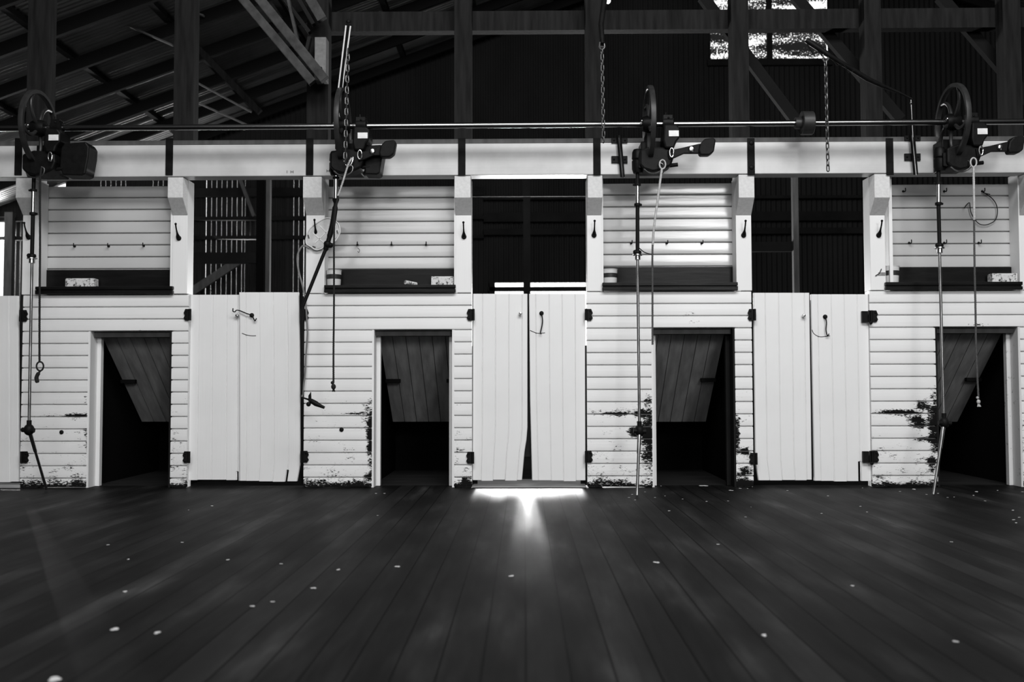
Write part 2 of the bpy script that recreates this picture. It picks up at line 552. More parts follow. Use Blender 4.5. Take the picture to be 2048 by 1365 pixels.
for (a, c) in (((384, 160), (502, 224)), ((384, 201), (494, 250)), ((186, 21), (346, 91)), ((318, -5), (408, 32))):
    b = MB(); b.bar(at(a[0], a[1], 11.0), at(c[0], c[1], 11.0), 0.016, 0.05)
    structure('trim_%d' % n, b, M['grey_timber']); n += 1
b = MB(); b.bar(at(370, 70, 11.2), at(520, 225, 11.2), 0.07, 0.05)
structure('trim_%d' % n, b, M['frame_timber']); n += 1

# far doorway: its head rail, and windows
b = MB(); b.box(dx0 - 0.1, dx1 + 0.1, YF - 0.08, YF - 0.02, Z_(1080, 583.5, YF), Z_(1080, 575, YF))
b.box(dx0 - 0.08, dx0, YF - 0.08, YF - 0.02, 0, dz1); b.box(dx1, dx1 + 0.08, YF - 0.08, YF - 0.02, 0, dz1)
structure('door_1', b, M['dark_timber'])
b = MB(); b.box(gx0, gx1, YF + 0.03, YF + 0.035, gz0, gz1)
win = structure('window_1', b, M['shade_cloth'])
b = MB()
mx = X_(1537, 60, YF); b.box(mx - 0.04, mx + 0.04, YF - 0.07, YF - 0.015, gz0, gz1)
b.box(gx0 - 0.06, gx1 + 0.06, YF - 0.07, YF - 0.015, gz0 - 0.1, gz0)
o = obj('window_frame', b, M['dark_timber'], win)
b = MB(); b.box(wx1, wx1 + 0.12, YF - 0.2, YF - 0.1, 0.4, wz1 + 0.1)
b.box(wx0, wx1 + 0.05, YF - 0.09, YF - 0.03, wz1 - 0.03, wz1 + 0.05)
structure('window_2', b, M['grey_timber'])

# pen interior: posts, rails and girts seen over the half doors
def far_box(nm, px0, py0, px1, py1, Y, th, m):
    b = MB(); b.pbox(px0, py0, px1, py1, Y, Y + th)
    return obj(nm, b, m, org=at((px0 + px1) / 2, py1, Y))
def rail(nm, label, cat, *a):
    return tag(far_box(nm, *a), label, cat)
rail('pen_post', 'dark timber post standing behind the middle pair of half doors', 'post', 1047, 340, 1061, 905, 9.5, 0.09, M['dark_timber'])
rail('pen_post', 'thin timber post inside the pen behind the open gap left of the plastic guard', 'post', 530, 330, 538, 912, 9.0, 0.06, M['grey_timber'])
rail('pen_post', 'grey timber post inside the pen over the plank doors beside the third stand', 'post', 1589, 330, 1600, 912, 9.0, 0.06, M['grey_timber'])
rail('pen_post', 'black timber post at the end of the broad rail in the first pen', 'post', 511, 330, 527, 891, 10.561, 0.08, M['chute_dark'])
rail('pen_rail', 'broad timber rail with pale edges in the pen right of the first stand', 'rail', 360, 505, 512, 527, 10.5, 0.06, M['dark_timber'])
rail('pen_rail', 'timber rail running to the thin post in the pen right of the third stand', 'rail', 1480, 484, 1594, 503, 9.05, 0.06, M['dark_timber'])
q = MB(); q.cyl(at(930, 394, 9.505), at(1190, 393, 9.505), 0.006, seg=8)
tag(obj('pen_wire', q, M['steel'], org=at(1055, 394, 9.4), smooth=True), 'thin bright wire strung level across the middle pen', 'wire')
for i, (y0, y1) in enumerate(((379, 396), (436, 443), (474, 481))):
    b = MB(); b.box(-8.6, -0.6, YF - 0.12, YF - 0.03, Z_(450, y1, YF), Z_(450, y0, YF))
    structure('trim_%d' % n, b, M['dark_timber']); n += 1
for i, (y0, y1) in enumerate(((396, 402), (428, 446), (460, 472))):
    b = MB(); b.box(-0.6, 5.5, YF - 0.12, YF - 0.03, Z_(1080, y1, YF), Z_(1080, y0, YF))
    structure('trim_%d' % n, b, M['dark_timber']); n += 1
b = MB(); b.bar(at(470, 330, 14.6), at(508, 432, 14.6), 0.05, 0.05)
b.bar(at(300, 640, 14.6), at(480, 520, 14.6), 0.12, 0.05)
structure('trim_%d' % n, b, M['grey_timber']); n += 1

# ------------------------------------------------------------------ stands: boarded fronts, recesses, posts, chutes
BH = 24.55 / 2000 * D     # board height

def boards(mb, x0, x1, z0, z1, Y, wear, flip=False, top=None, h=BH):
    """horizontal rounded weatherboards from z1 down to z0"""
    nx = max(2, int((x1 - x0) / 0.016))
    z = z1
    while z > z0 + 0.004:
        zb = max(z - h, z0)
        hh = z - zb
        prof = [(0.022, 0.0022), (0.005, 0.0024), (0.001, 0.005), (0.0, 0.012), (0.0006, hh * 0.55), (0.0016, hh - 0.006), (0.005, hh - 0.0034), (0.022, hh - 0.0032)]
        vs = []; at_ = []
        for i in range(nx + 1):
            x = lerp(x0, x1, i / nx)
            for dy, dz in prof:
                p = (x, Y + dy, zb + min(dz, hh))
                vs.append(p)
                at_.append(wear(p) if wear else 0.0)
        k = len(prof)
        fs = []
        for i in range(nx):
            for j in range(k - 1):
                fs.append((i * k + j, (i + 1) * k + j, (i + 1) * k + j + 1, i * k + j + 1))
        fs.append(tuple(range(k))); fs.append(tuple(nx * k + j for j in range(k))[::-1])
        mb.add(vs, fs)
        mb.a = (mb.a or []) + at_
        z = zb
    n0 = len(mb.v)
    mb.box(x0, x1, Y + 0.021, Y + 0.04, z0, z1)
    mb.a += [0.0] * (len(mb.v) - n0)

def blobs(lst, base=0.0):
    def f(p):
        x, y = proj(p)
        v = base
        for (cx, cy, rx, ry, s) in lst:
            d = ((x - cx) / rx) ** 2 + ((y - cy) / ry) ** 2
            if d < 4: v = max(v, s * math.exp(-d * 1.2))
        lo = (y - 780) / 190.0
        if lo > 0: v = max(v, 0.2 + 0.16 * lo)
        e = (y - 958) / 16.0
        if e > 0: v = max(v, 0.34 + 0.4 * e)  # wall foot: floor shadow and grime drawn together as worn paint
        return min(v * 1.08, 0.98)
    return f

wear = [
    blobs([(150, 832, 60, 5, 0.75), (100, 832, 40, 3, 0.5), (172, 800, 8, 30, 0.5), (172, 880, 7, 80, 0.5), (123, 866, 6, 6, 0.9), (160, 962, 20, 14, 0.5), (345, 900, 7, 80, 0.45), (300, 662, 70, 4, 0.42)]),
    blobs([(743, 870, 16, 90, 0.85), (738, 830, 26, 40, 0.6), (715, 827, 50, 5, 0.75), (660, 826, 60, 4, 0.5), (683, 860, 6, 5, 0.9), (740, 955, 22, 16, 0.75), (912, 900, 6, 90, 0.5), (930, 960, 24, 14, 0.75), (640, 920, 40, 30, 0.36)]),
    blobs([(1300, 870, 30, 100, 0.75), (1275, 864, 30, 16, 0.95), (1285, 830, 40, 12, 0.8), (1235, 828, 70, 6, 0.7), (1190, 826, 30, 6, 0.5), (1298, 800, 16, 22, 0.6), (1385, 627, 40, 12, 0.5), (1390, 658, 60, 5, 0.62), (1388, 645, 24, 14, 0.42), (1474, 870, 9, 60, 0.75), (1490, 905, 22, 12, 0.7), (1490, 945, 26, 16, 0.65), (1490, 968, 40, 8, 1.2)]),
    blobs([(1872, 850, 26, 90, 0.8), (1835, 845, 34, 22, 0.75), (1852, 812, 30, 18, 0.7), (1800, 826, 70, 5, 0.85), (1845, 880, 30, 10, 0.6), (1865, 930, 16, 30, 0.7), (1800, 960, 70, 18, 0.42), (1960, 650, 60, 6, 0.4), (2046, 880, 10, 90, 0.5)]),
]
# px: front x0, x1, chute x0, x1, chute head y, top y of boards
STAND = [
    (43, 375, 175, 342, 664, 590, 92, 345, 372, 541),
    (608, 944, 744, 908, 661, 587, 657, 911, 372, 540),
    (1174, 1505, 1304, 1471, 658, 583, 1203.5, 1466, 366, 535.5),
    (1742, 2078, 1873, 2043, 657, 581, 1771, 2019, 368, 536),
]
SIDE = ['leftmost', 'second', 'third', 'rightmost']
RD = D + 0.12       # back of the recesses
for i, (fx0, fx1, cx0, cx1, cy, ty, rx0, rx1, ry0, ry1) in enumerate(STAND):
    x0, x1 = X_(fx0, 780), X_(fx1, 780)
    c0, c1 = X_(cx0, 800), X_(cx1, 800)
    zt = Z_((fx0 + fx1) / 2, ty); zc = Z_((cx0 + cx1) / 2, cy)
    k = round((zt - zc) / BH); zc = zt - k * BH
    b = MB()
    boards(b, x0, x1, zc, zt, D, wear[i])
    boards(b, x0, c0, 0.004, zc, D, wear[i])
    boards(b, c1, x1, 0.004, zc, D, wear[i])
    structure('wall_stand', b, M['board_paint'], smooth=True)
    # recess: boarded back, linings
    bx0, bx1 = X_(rx0, 460, RD), X_(rx1, 460, RD)
    b = MB()
    zr1, zr0 = Z_((rx0 + rx1) / 2, ry0, RD), Z_((rx0 + rx1) / 2, ry1, RD)
    if i == 0: bx1 += 0.03
    boards(b, bx0 - 0.015, bx1 + 0.02, zr0 - 0.02, zr1, RD, None)
    structure('wall_recess', b, M['gloss_paint'], smooth=True)
    b = MB()
    b.box(bx0 - 0.02, bx0, D + 0.002, RD + 0.003, zt, zr1 + 0.04)
    b.box(bx1, bx1 + 0.02, D + 0.002, RD + 0.003, zt, zr1 + 0.04)
    structure('trim_%d' % n, b, M['post_paint']); n += 1
    # shelf trough in the recess
    sh = thing('shelf', 'black timber trough shelf with a front lip in the %s stand' % SIDE[i], 'shelf', ((x0 + x1) / 2, D + 0.06, zt), 'trough shelves in the stands')
    b = MB()
    b.box(bx0 + 0.001, bx1 - 0.001, RD - 0.014, RD - 0.002, zt + 0.02, zr0 + 0.002)
    obj('back_board', b, M['black_timber'], sh)
    b = MB()
    b.box(bx0 + 0.001, bx1 - 0.001, D - 0.01, RD - 0.014, zt + 0.006, zt + 0.03)
    obj('tray', b, M['black_timber'], sh)
    lip = [(70, 345, 573, 588), (648, 911, 570, 585), (1205, 1476, 565, 581), (1772, 2046, 564, 580)][i]
    b = MB()
    lx0, lx1 = X_(lip[0], 575, D - 0.03), X_(lip[1], 575, D - 0.03)
    lz0, lz1 = Z_((lip[0] + lip[1]) / 2, lip[3], D - 0.03), Z_((lip[0] + lip[1]) / 2, lip[2], D - 0.03)
    b.box(lx0, lx1, D - 0.03, D - 0.002, lz0, lz0 + (lz1 - lz0) * 0.42)
    b.box(lx0 + 0.004, lx1 - 0.004, D - 0.024, D - 0.002, lz0 + (lz1 - lz0) * 0.42, lz0 + (lz1 - lz0) * 0.58)
    b.box(lx0, lx1, D - 0.03, D - 0.002, lz0 + (lz1 - lz0) * 0.58, lz1)
    obj('front_lip', b, M['black_timber'], sh, bevel=0.003)
    # chute doorway: linings, head and stops
    ch = thing('door_%d' % (i + 2), 'low dark chute doorway in the %s stand' % SIDE[i], 'doorway', ((c0 + c1) / 2, D, 0))
    ch['kind'] = 'structure'
    b = MB()
    b.box(c0 - 0.002, c0 + 0.012, D + 0.002, D + 0.14, 0.002, zc)
    jl, jr = [('post_paint', 'dark_timber'), ('post_paint', 'post_paint'), ('post_paint', 'dark_timber'), ('dark_timber', 'worn_jamb')][i]
    o = obj('jamb', b, M[jl], ch)
    b = MB()
    b.box(c1 - 0.012, c1 + 0.002, D + 0.002, D + 0.14, 0.002, zc)
    obj('jamb', b, M[jr], ch)
    b = MB(); b.box(c0 + 0.012, c1 - 0.012, D + 0.05, D + 0.14, zc - 0.035, zc + 0.0)
    obj('head', b, M['grey_timber'], ch, bevel=0.003)
    for s, xx in ((1, c0 + 0.012), (-1, c1 - 0.012)):
        b = MB(); b.box(min(xx, xx + s * 0.026), max(xx, xx + s * 0.026), D + 0.10, D + 0.14, 0.002, zc - 0.035)
        obj('stop', b, M[jl if s > 0 else jr], ch, bevel=0.002)
    # chute box behind the doorway, coloured near black to stand for the shade inside
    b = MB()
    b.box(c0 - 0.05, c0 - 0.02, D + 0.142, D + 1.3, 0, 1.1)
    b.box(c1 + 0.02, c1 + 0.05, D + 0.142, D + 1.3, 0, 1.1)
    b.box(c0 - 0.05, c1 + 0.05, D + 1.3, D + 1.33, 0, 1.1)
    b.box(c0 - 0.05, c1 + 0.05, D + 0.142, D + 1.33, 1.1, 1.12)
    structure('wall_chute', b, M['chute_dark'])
    # sloping flap hung from the head
    fp = thing('chute_flap', 'grey plank flap hanging inward in the chute of the %s stand' % SIDE[i], 'flap', ((c0 + c1) / 2, D + 0.2, zc - 0.04), 'plank flaps in the chutes')
    L0 = [205, 758, 1250, 1830][i]; Rr = [392, 950, 1449, 2004][i]
    ya, yb = D + 0.2, D + 0.88
    xa, xb = X_(L0, 680, ya), X_(Rr, 680, ya)
    xa = max(xa, c0 - 0.015); xb = min(xb, c1 + 0.015)
    za, zb_ = zc - 0.03, Z_((cx0 + cx1) / 2, 844, yb)
    b = MB()
    nb = 6
    dn = Vector((0, -(za - zb_), -(yb - ya))).normalized() * -1
    for q in range(nb):
        u0, u1 = lerp(xa, xb, q / nb) + 0.002, lerp(xa, xb, (q + 1) / nb) - 0.002
        t = Vector((0, za - zb_, yb - ya)).normalized() * 0.018
        b.add([(u0, ya, za), (u1, ya, za), (u1, yb, zb_), (u0, yb, zb_),
               Vector((u0, ya, za)) + t, Vector((u1, ya, za)) + t, Vector((u1, yb, zb_)) + t, Vector((u0, yb, zb_)) + t],
              [(0, 3, 2, 1), (4, 5, 6, 7), (0, 1, 5, 4), (1, 2, 6, 5), (2, 3, 7, 6), (3, 0, 4, 7)])
    obj('plank_panel', b, M['flap_timber'], fp)
    tm = 0.5
    ym, zm = lerp(ya, yb, tm), lerp(za, zb_, tm)
    for (u0, u1) in ((xa, xa + 0.1), (xb - 0.1, xb)):
        b = MB(); b.box(u0, u1, ym - 0.05, ym - 0.012, zm - 0.012, zm + 0.014)
        obj('cleat', b, M['dark_timber'], fp, bevel=0.004)

# lower posts with corbels: px x0, x1 of the front face
ZB = Z_(1048, 350, BF)       # underside of the main beam
POSTS = [(45, 78, 590), (345, 375, 588), (612, 649, 587), (911, 943, 586), (1174, 1203, 583), (1472, 1503, 582), (1740, 1770.5, 581), (2040, 2075, 580)]
PL = ['white post on the left side of the leftmost recess behind the tube',
      'white post with a chamfered corbel between the leftmost recess and the first pen',
      'white post behind the hanging plastic guard',
      'white post with straight hook between the second recess and the middle pen',
      'white post with stained paint below its hook left of the third recess',
      'white post on the right side of the third recess',
      'white post with broken wire clip left of the rightmost recess',
      'white post cut by the right picture edge beside the rightmost recess']
post_x = []
for i, ((a, c, by), lb) in enumerate(zip(POSTS, PL)):
    x0, x1 = X_(a, 480), X_(c, 480)
    post_x.append((x0, x1))
    zt = Z_((a + c) / 2, by)
    p = thing('timber_post', lb, 'post', ((x0 + x1) / 2, D, 0), 'white posts of the stands')
    b = MB(); b.box(x0, x1, D, D + 0.118, zt + 0.001, ZB)
    obj('shaft', b, M['post_paint'], p, bevel=0.003)
    b = MB(); b.box(x0 + 0.002, x1 - 0.002, D + 0.04, D + 0.118, 0, zt)
    obj('lower_shaft', b, M['post_paint'], p)
    zc1, zc2 = Z_((a + c) / 2, 395, BF), Z_((a + c) / 2, 431)
    b = MB()
    vs = []
    for x in (x0, x1):
        vs += [(x, D - 0.001, zc2), (x, BF + 0.004, zc1), (x, BF + 0.004, ZB - 0.004), (x, D - 0.001, ZB - 0.004)]
    b.add(vs, [(0, 1, 2, 3), (7, 6, 5, 4), (0, 4, 5, 1), (1, 5, 6, 2), (2, 6, 7, 3), (3, 7, 4, 0)])
    obj('corbel', b, M['end_grain'], p, bevel=0.002)

# main beam
bx0, bx1 = -5.2, 5.2
ZBT = Z_(1048, 279, BF)
bm = thing('main_beam', 'long white painted timber beam with iron straps above the stands', 'beam', (0, BF, ZB))
b = MB(); b.box(bx0, bx1, BF, D + 0.02, ZB, ZBT)
obj('beam_body', b, M['beam_paint'], bm, bevel=0.004)
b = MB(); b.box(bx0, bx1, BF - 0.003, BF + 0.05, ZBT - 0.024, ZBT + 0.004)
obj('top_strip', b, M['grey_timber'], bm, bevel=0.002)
for px in (38, 339.5, 620, 924, 1194, 1502, 1779):
    s = MB(); s.box(X_(px - 7.5, 315, BF), X_(px + 7, 315, BF), BF - 0.006, BF - 0.0005, Z_(px, 352, BF) + 0.004, Z_(px, 277, BF))
    s.v = [Vector((p.x, p.y - 0.003, p.z)) for p in s.v]
    so = obj('strap', s, M['strap_iron'], bm, bevel=0.001)
    for py in (286, 335) if px == 1502 else ():
        q = MB(); q.ball(at(px + 1, py, BF - 0.008), 0.016, 10, 0.5, (0, 1, 0))
        obj('bolt', q, M['iron'], so, smooth=True)
for (u, vv, kind) in ((574, 344, 'I'), (584, 344, 'H'), (656, 342, 'H')):
    s = MB()
    hh = 0.017
    p = at(u, vv, BF - 0.0008)
    def stroke(dx, dz0, dz1, wd=0.003): s.box(p.x + dx - wd / 2, p.x + dx + wd / 2, BF - 0.0012, BF - 0.0002, p.z + dz0, p.z + dz1)
    if kind == 'I': stroke(0, -hh / 2, hh / 2)
    else:
        stroke(-0.007, -hh / 2, hh / 2); stroke(0.007, -hh / 2, hh / 2)
        s.box(p.x - 0.007, p.x + 0.007, BF - 0.0012, BF - 0.0002, p.z - 0.0015, p.z + 0.0015)
    obj('pencil_mark', s, M['ink'], bm)
# boarded continuation outside the picture
for (xa, xb) in ((-8.9, X_(-195, 700)), (X_(2082, 700), 8.9)):
    b = MB(); b.box(xa, xb, D, D + 0.04, 0, ZB if xa < 0 else ZB)
    structure('wall_front', b, M['door_paint'])

# upper frame above the beam
UP = [(50, 93), (345, 385), (612, 655), (908, 943), (1172, 1205), (1465, 1500), (1733, 1767), (2012, 2048)]
UL = ['dark post above the beam behind the leftmost machine', 'dark post above the beam in front of the corrugated roof', 'dark post above the beam under the roof truss',
      'dark post above the beam right of the second machine', 'dark post above the beam beside the short chain', 'dark post above the beam in front of the gable window',
      'dark post above the beam crossed by the long lever', 'dark post above the beam at the right picture edge']
for (a, c), lb in zip(UP, UL):
    b = MB()
    x0, x1 = X_(a, 170), X_(c, 170)
    b.box(x0, x1, D + 0.022, D + 0.12, ZB + 0.02, 4.2)
    tag(obj('upper_post', b, M['frame_timber'], org=((x0 + x1) / 2, D + 0.07, ZB)), lb, 'post', 'posts above the beam')
b = MB(); b.box(X_(640, 40, D + 0.12), 5.2, D + 0.122, D + 0.2, Z_(1100, 60, D + 0.12), Z_(1100, 21, D + 0.12))
tag(obj('top_beam', b, M['frame_timber'], org=(1.5, D + 0.15, 2.9)), 'dark horizontal timber across the posts near the ceiling', 'beam')
for (a, c, lb) in (((1405, -6), (1592, 244), 'dark diagonal brace passing left part of the gable window'), ((1590, -6), (1800, 240), 'dark diagonal brace crossing right part of the gable window'), ((1880, -6), (2092, 240), 'dark diagonal brace behind the rightmost drive wheel')):
    b = MB(); b.bar(at(a[0], a[1], D + 0.25), at(c[0], c[1], D + 0.25), 0.068, 0.05)
    tag(obj('diagonal_brace', b, M['rafter_timber'], org=at(c[0], c[1], D + 0.25)), lb, 'brace')

# roof truss above the second stand
tr = thing('roof_truss', 'pale grey double chord roof truss with struts at the upper left', 'truss', at(635, 165, 6.05))
TY = 6.05
def chord(nm, a, c, wpx, Y, m, th=0.045):
    q = MB(); q.bar(at(a[0], a[1], Y), at(c[0], c[1], Y), wpx / 2000 * Y, th)
    return obj(nm, q, m, tr, bevel=0.003)
chord('lower_chord', (462, -30), (626, 166), 17, TY, M['truss_timber'])
chord('lower_chord', (497, -30), (650, 160), 19, TY, M['truss_timber'])
chord('upper_chord', (598, -40), (645, 40), 20, TY + 0.05, M['truss_timber'])
chord('upper_chord', (575, -40), (628, 50), 8, TY + 0.06, M['dark_timber'])
chord('strut', (570, -30), (596, 84), 6, TY + 0.02, M['truss_timber'])
chord('strut', (620, 75), (612, 110), 7, TY + 0.06, M['dark_timber'])
chord('strut', (556, -20), (620, 66), 7, TY + 0.03, M['dark_timber'])
q = MB(); q.pbox(629, 74, 652, 160, TY + 0.03, TY + 0.12)
obj('gusset', q, M['gusset'], tr, bevel=0.003)
q = MB(); q.ball(at(641, 137, TY + 0.025), 0.012, 10, 0.6, (0, 1, 0))
obj('bolt', q, M['iron'], tr, smooth=True)

# ------------------------------------------------------------------ half doors
def panel(left, right, top, bot, Y, grooves, th=0.022, slots=()):
    """vertical boards; left and right are [(py, px)] outlines, top/bot py, nb boards"""
    b = MB()
    rows = sorted(set([top, bot] + [p for p, _ in left if top < p < bot] + [p for p, _ in right if top < p < bot] + [s_[1] for s_ in slots] + [s_[1] + 1 for s_ in slots]))
    rows = sorted(set(rows + [lerp(top, bot, t / 6) for t in range(7)]))
    fr = [0.0] + list(grooves) + [1.0]
    nb = len(fr) - 1
    for q in range(nb):
        jb = random.uniform(-1.2, 1.2)
        vs = []
        for r_ in rows:
            l, rr = interp(left, r_), interp(right, r_)
            a, c = lerp(l, rr, fr[q]), lerp(l, rr, fr[q + 1])
            a2, c2 = a, c
            for si, sy, sw in slots:
                if r_ > sy:
                    if si == q: c2 -= sw / 2; c = c2
                    if si == q - 1: a2 += sw / 2; a = a2
            py = r_ + (jb if r_ == bot else 0)
            pa, pc, ga, gc = at(a, py, Y), at(c, py, Y), at(a2, py, Y), at(c2, py, Y)
            ch_ = 0.0035
            dg = th * 0.9 if (a2 != a or c2 != c) else ch_ * 1.5
            vs += [(ga.x, Y + (dg if a2 != a else ch_ * 1.5), pa.z), (ga.x + ch_, Y, pa.z), (gc.x - ch_, Y, pc.z), (gc.x, Y + (dg if c2 != c else ch_ * 1.5), pc.z), (pc.x, Y + th, pc.z), (pa.x, Y + th, pa.z)]
        fs = []
        for i in range(len(rows) - 1):
            for k in range(6):
                k2 = (k + 1) % 6
                fs.append((i * 6 + k, (i + 1) * 6 + k, (i + 1) * 6 + k2, i * 6 + k2))
        fs.append(tuple(range(6))); e = (len(rows) - 1) * 6
        fs.append(tuple(range(e, e + 6))[::-1])
        b.add(vs, fs)
    return b

def hinge_mb(px, py, s, wide=False):
    """spring hinge; s = +1 leaf on the right of the pin, -1 on the left"""
    b = MB()
    p = at(px, py, D - 0.006)
    hh = 0.036
    b.prism([(p.x, p.z - hh), (p.x + s * 0.026, p.z - hh), (p.x + s * 0.036, p.z - hh * 0.55), (p.x + s * 0.028, p.z - 0.004), (p.x + s * 0.036, p.z + hh * 0.3), (p.x + s * 0.026, p.z + hh), (p.x, p.z + hh)][::s], D - 0.010, D - 0.002)
    b.cyl((p.x - s * 0.006, D - 0.014, p.z - hh), (p.x - s * 0.006, D - 0.014, p.z + hh), 0.008, seg=10)
    for dz in (-0.022, 0.022): b.ball((p.x + s * 0.02, D - 0.011, p.z + dz), 0.006, 8, 0.6, (0, 1, 0))
    if wide:
        b.cyl((p.x - s * 0.02, D - 0.014, p.z - hh), (p.x - s * 0.02, D - 0.014, p.z + hh), 0.006, seg=10)
        b.box(min(p.x - s * 0.06, p.x - s * 0.024), max(p.x - s * 0.06, p.x - s * 0.024), D - 0.006, D + 0.014, p.z - hh, p.z + hh * 0.9)
        b.ball((p.x - s * 0.01, D - 0.014, p.z - hh - 0.004), 0.011, 8)
    return b

DOORS = [
    ('pale plank half door cut by the left picture edge', [(592, -190), (965, -190)], [(592, 35), (965, 37)], 592, 965, (-163, -136, -109, -82, -55, -28, -9, 18), D + 0.02, (), [(44, 632, 1, False), (46, 915, 1, False)]),
    ('plank half door with a small knob tucked behind the door with the latch hook', [(590, 381), (961, 376)], [(590, 486), (961, 486)], 590, 961, (398, 425.5, 453.5, 475), D + 0.035, ((3, 943, 4),), [(379, 630, -1, False), (377, 915, -1, False)]),
    ('plank half door with an open latch hook left of the second stand', [(585, 478), (640, 479), (963, 479)], [(585, 597), (700, 599), (930, 600), (963, 594)], 585, 963, (491, 518, 546, 574), D + 0.008, ((3, 940, 4.5),), [(606, 630, 1, False), (606, 914, 1, False)]),
    ('middle plank half door with a broken lower right corner', [(588, 946), (961, 945)], [(588, 1055), (855, 1055), (880, 1053), (905, 1049), (961, 1044)], 588, 961, (965, 991, 1017.5, 1044), D + 0.02, (), [(945, 630, -1, False), (944, 916, -1, False)]),
    ('plank half door with a hanging hook left of the third stand', [(588, 1058), (800, 1060), (961, 1064)], [(588, 1170), (962, 1171)], 588, 962, (1071, 1098, 1124, 1150), D + 0.02, (), [(1174, 630, 1, False), (1174, 914, 1, False)]),
    ('wide plank half door right of the third stand with a round knob', [(585, 1507), (920, 1511), (935, 1513), (961, 1517)], [(585, 1619), (961, 1624)], 586, 961, (1530, 1557, 1583.5, 1608.5), D + 0.02, (), [(1507, 630, -1, False), (1510, 918, -1, False)]),
    ('wide plank half door with a hanging hook left of the rightmost stand', [(590, 1622), (963, 1629)], [(590, 1737), (963, 1743)], 589, 963, (1635, 1662, 1688, 1714), D + 0.02, ((3, 923, 5.5),), [(1744, 633, 1, True), (1746, 914, 1, True)]),
]
door_objs = []
for lb, l, r, t, bo, nb, Y, slots, hs in DOORS:
    c = at((l[0][1] + r[0][1]) / 2, bo, Y)
    d = thing('half_door', lb, 'half door', (c.x, Y, c.z), 'half doors of the catching pens')
    obj('plank_panel', panel(l, r, t, bo, Y, [(x - l[0][1]) / (r[0][1] - l[0][1]) for x in nb], slots=slots), M['door_paint'], d)
    # ledges across the back
    q = MB()
    for py in (660, 900):
        q.box(X_(interp(l, py) + 6, py, Y), X_(interp(r, py) - 6, py, Y), Y + 0.022, Y + 0.042, Z_(800, py + 14, Y), Z_(800, py - 14, Y))
    obj('back_ledge', q, M['door_paint'], d)
    for (hx, hy, s, wd) in hs:
        obj('hinge', hinge_mb(hx, hy, s, wd), M['iron'], d, smooth=True)
    door_objs.append((d, Y))

dd, yy = door_objs[4]
q = MB(); q.box(X_(1047, 800, yy), X_(1067, 800, yy), yy + 0.0425, yy + 0.055, Z_(1056, 915, yy), Z_(1056, 596, yy))  # added strip behind the middle door gap, blocks sunlight
obj('light_stop', q, M['dark_timber'], dd)
dd, yy = door_objs[5]
q = MB(); q.box(X_(1610, 800, yy), X_(1634, 800, yy), yy + 0.0425, yy + 0.055, Z_(1620, 955, yy), Z_(1620, 600, yy))  # added strip behind this door gap, keeps light off the edge
obj('light_stop', q, M['dark_timber'], dd)

def knob(d, Y, px, py, r=0.011):
    p = at(px, py, Y)
    q = MB(); q.lathe([(r * 0.5, 0), (r * 0.45, 0.010), (r, 0.016), (r * 1.05, 0.023), (r * 0.7, 0.030), (0.001, 0.032)], (p.x, Y, p.z), (0, -1, 0), 12)
    return obj('knob', q, M['steel'], d, smooth=True)
def latch(d, Y, pts, r=0.0035, eye=None):
    q = MB(); q.tube(smooth_path([at(a, c, Y - 0.02) for a, c in pts], 5), r, 8)
    h = obj('latch_hook', q, M['iron'], d, smooth=True)
    if eye:
        p = at(eye[0], eye[1], Y)
        q = MB(); q.lathe([(0.014, 0), (0.014, 0.006), (0.008, 0.01), (0.008, 0.024), (0.001, 0.026)], (p.x, Y, p.z), (0, -1, 0), 10)
        obj('hook_plate', q, M['iron'], h, smooth=True)
    return h
knob(door_objs[1][0], door_objs[1][1], 476, 632)
d2, y2 = door_objs[2]
latch(d2, y2, [(466, 617), (466, 623), (470, 624), (473, 621), (480, 622), (492, 627), (503, 631), (507, 637), (510, 642), (513, 637)], eye=(504, 631))
for (a, c) in ((door_objs[3], (1041, 628)), (door_objs[5], (1606, 632))): knob(a[0], a[1], *c)
latch(*door_objs[4], [(1083, 627), (1085, 640), (1084, 652), (1081, 666), (1083, 668)], eye=(1083, 627))
latch(*door_objs[6], [(1650, 633), (1653, 645), (1652, 660), (1655, 672), (1658, 668)], eye=(1650, 634))
# scratch arcs worn into the doors by the hooks
for (d, Y), pts in ((door_objs[4], [(1060, 661), (1066, 664), (1076, 667), (1090, 666)]), (door_objs[6], [(1624, 660), (1628, 668), (1640, 674), (1660, 672)]), (door_objs[2], [(484, 667), (492, 670), (502, 672), (512, 672)])):
    q = MB(); q.tube(smooth_path([at(a, c, Y - 0.0002) for a, c in pts], 5), 0.0022, 6)
    obj('scratch', q, M['ink'], d)

# timber sills below the doors, with strips added behind the gaps to block light
b = MB(); b.box(X_(944, 968), X_(1173, 968), D + 0.0, D + 0.5, 0.001, 0.006)
structure('trim_%d' % n, b, M['threshold']); n += 1
for xa, xb in ((X_(936, 800), X_(953, 800)), (X_(1163, 800), X_(1181, 800)), (X_(594, 800), X_(613.5, 800))):
    b = MB(); b.box(xa, xb, D + 0.125, D + 0.15, 0.012, Z_(1048, 690 if xa > -1 else 588))
    structure('trim_%d' % n, b, M['dark_timber']); n += 1
b = MB(); b.box(X_(-190, 968), X_(40, 968), D + 0.0, D + 0.14, 0.001, 0.02)
structure('trim_%d' % n, b, M['threshold']); n += 1

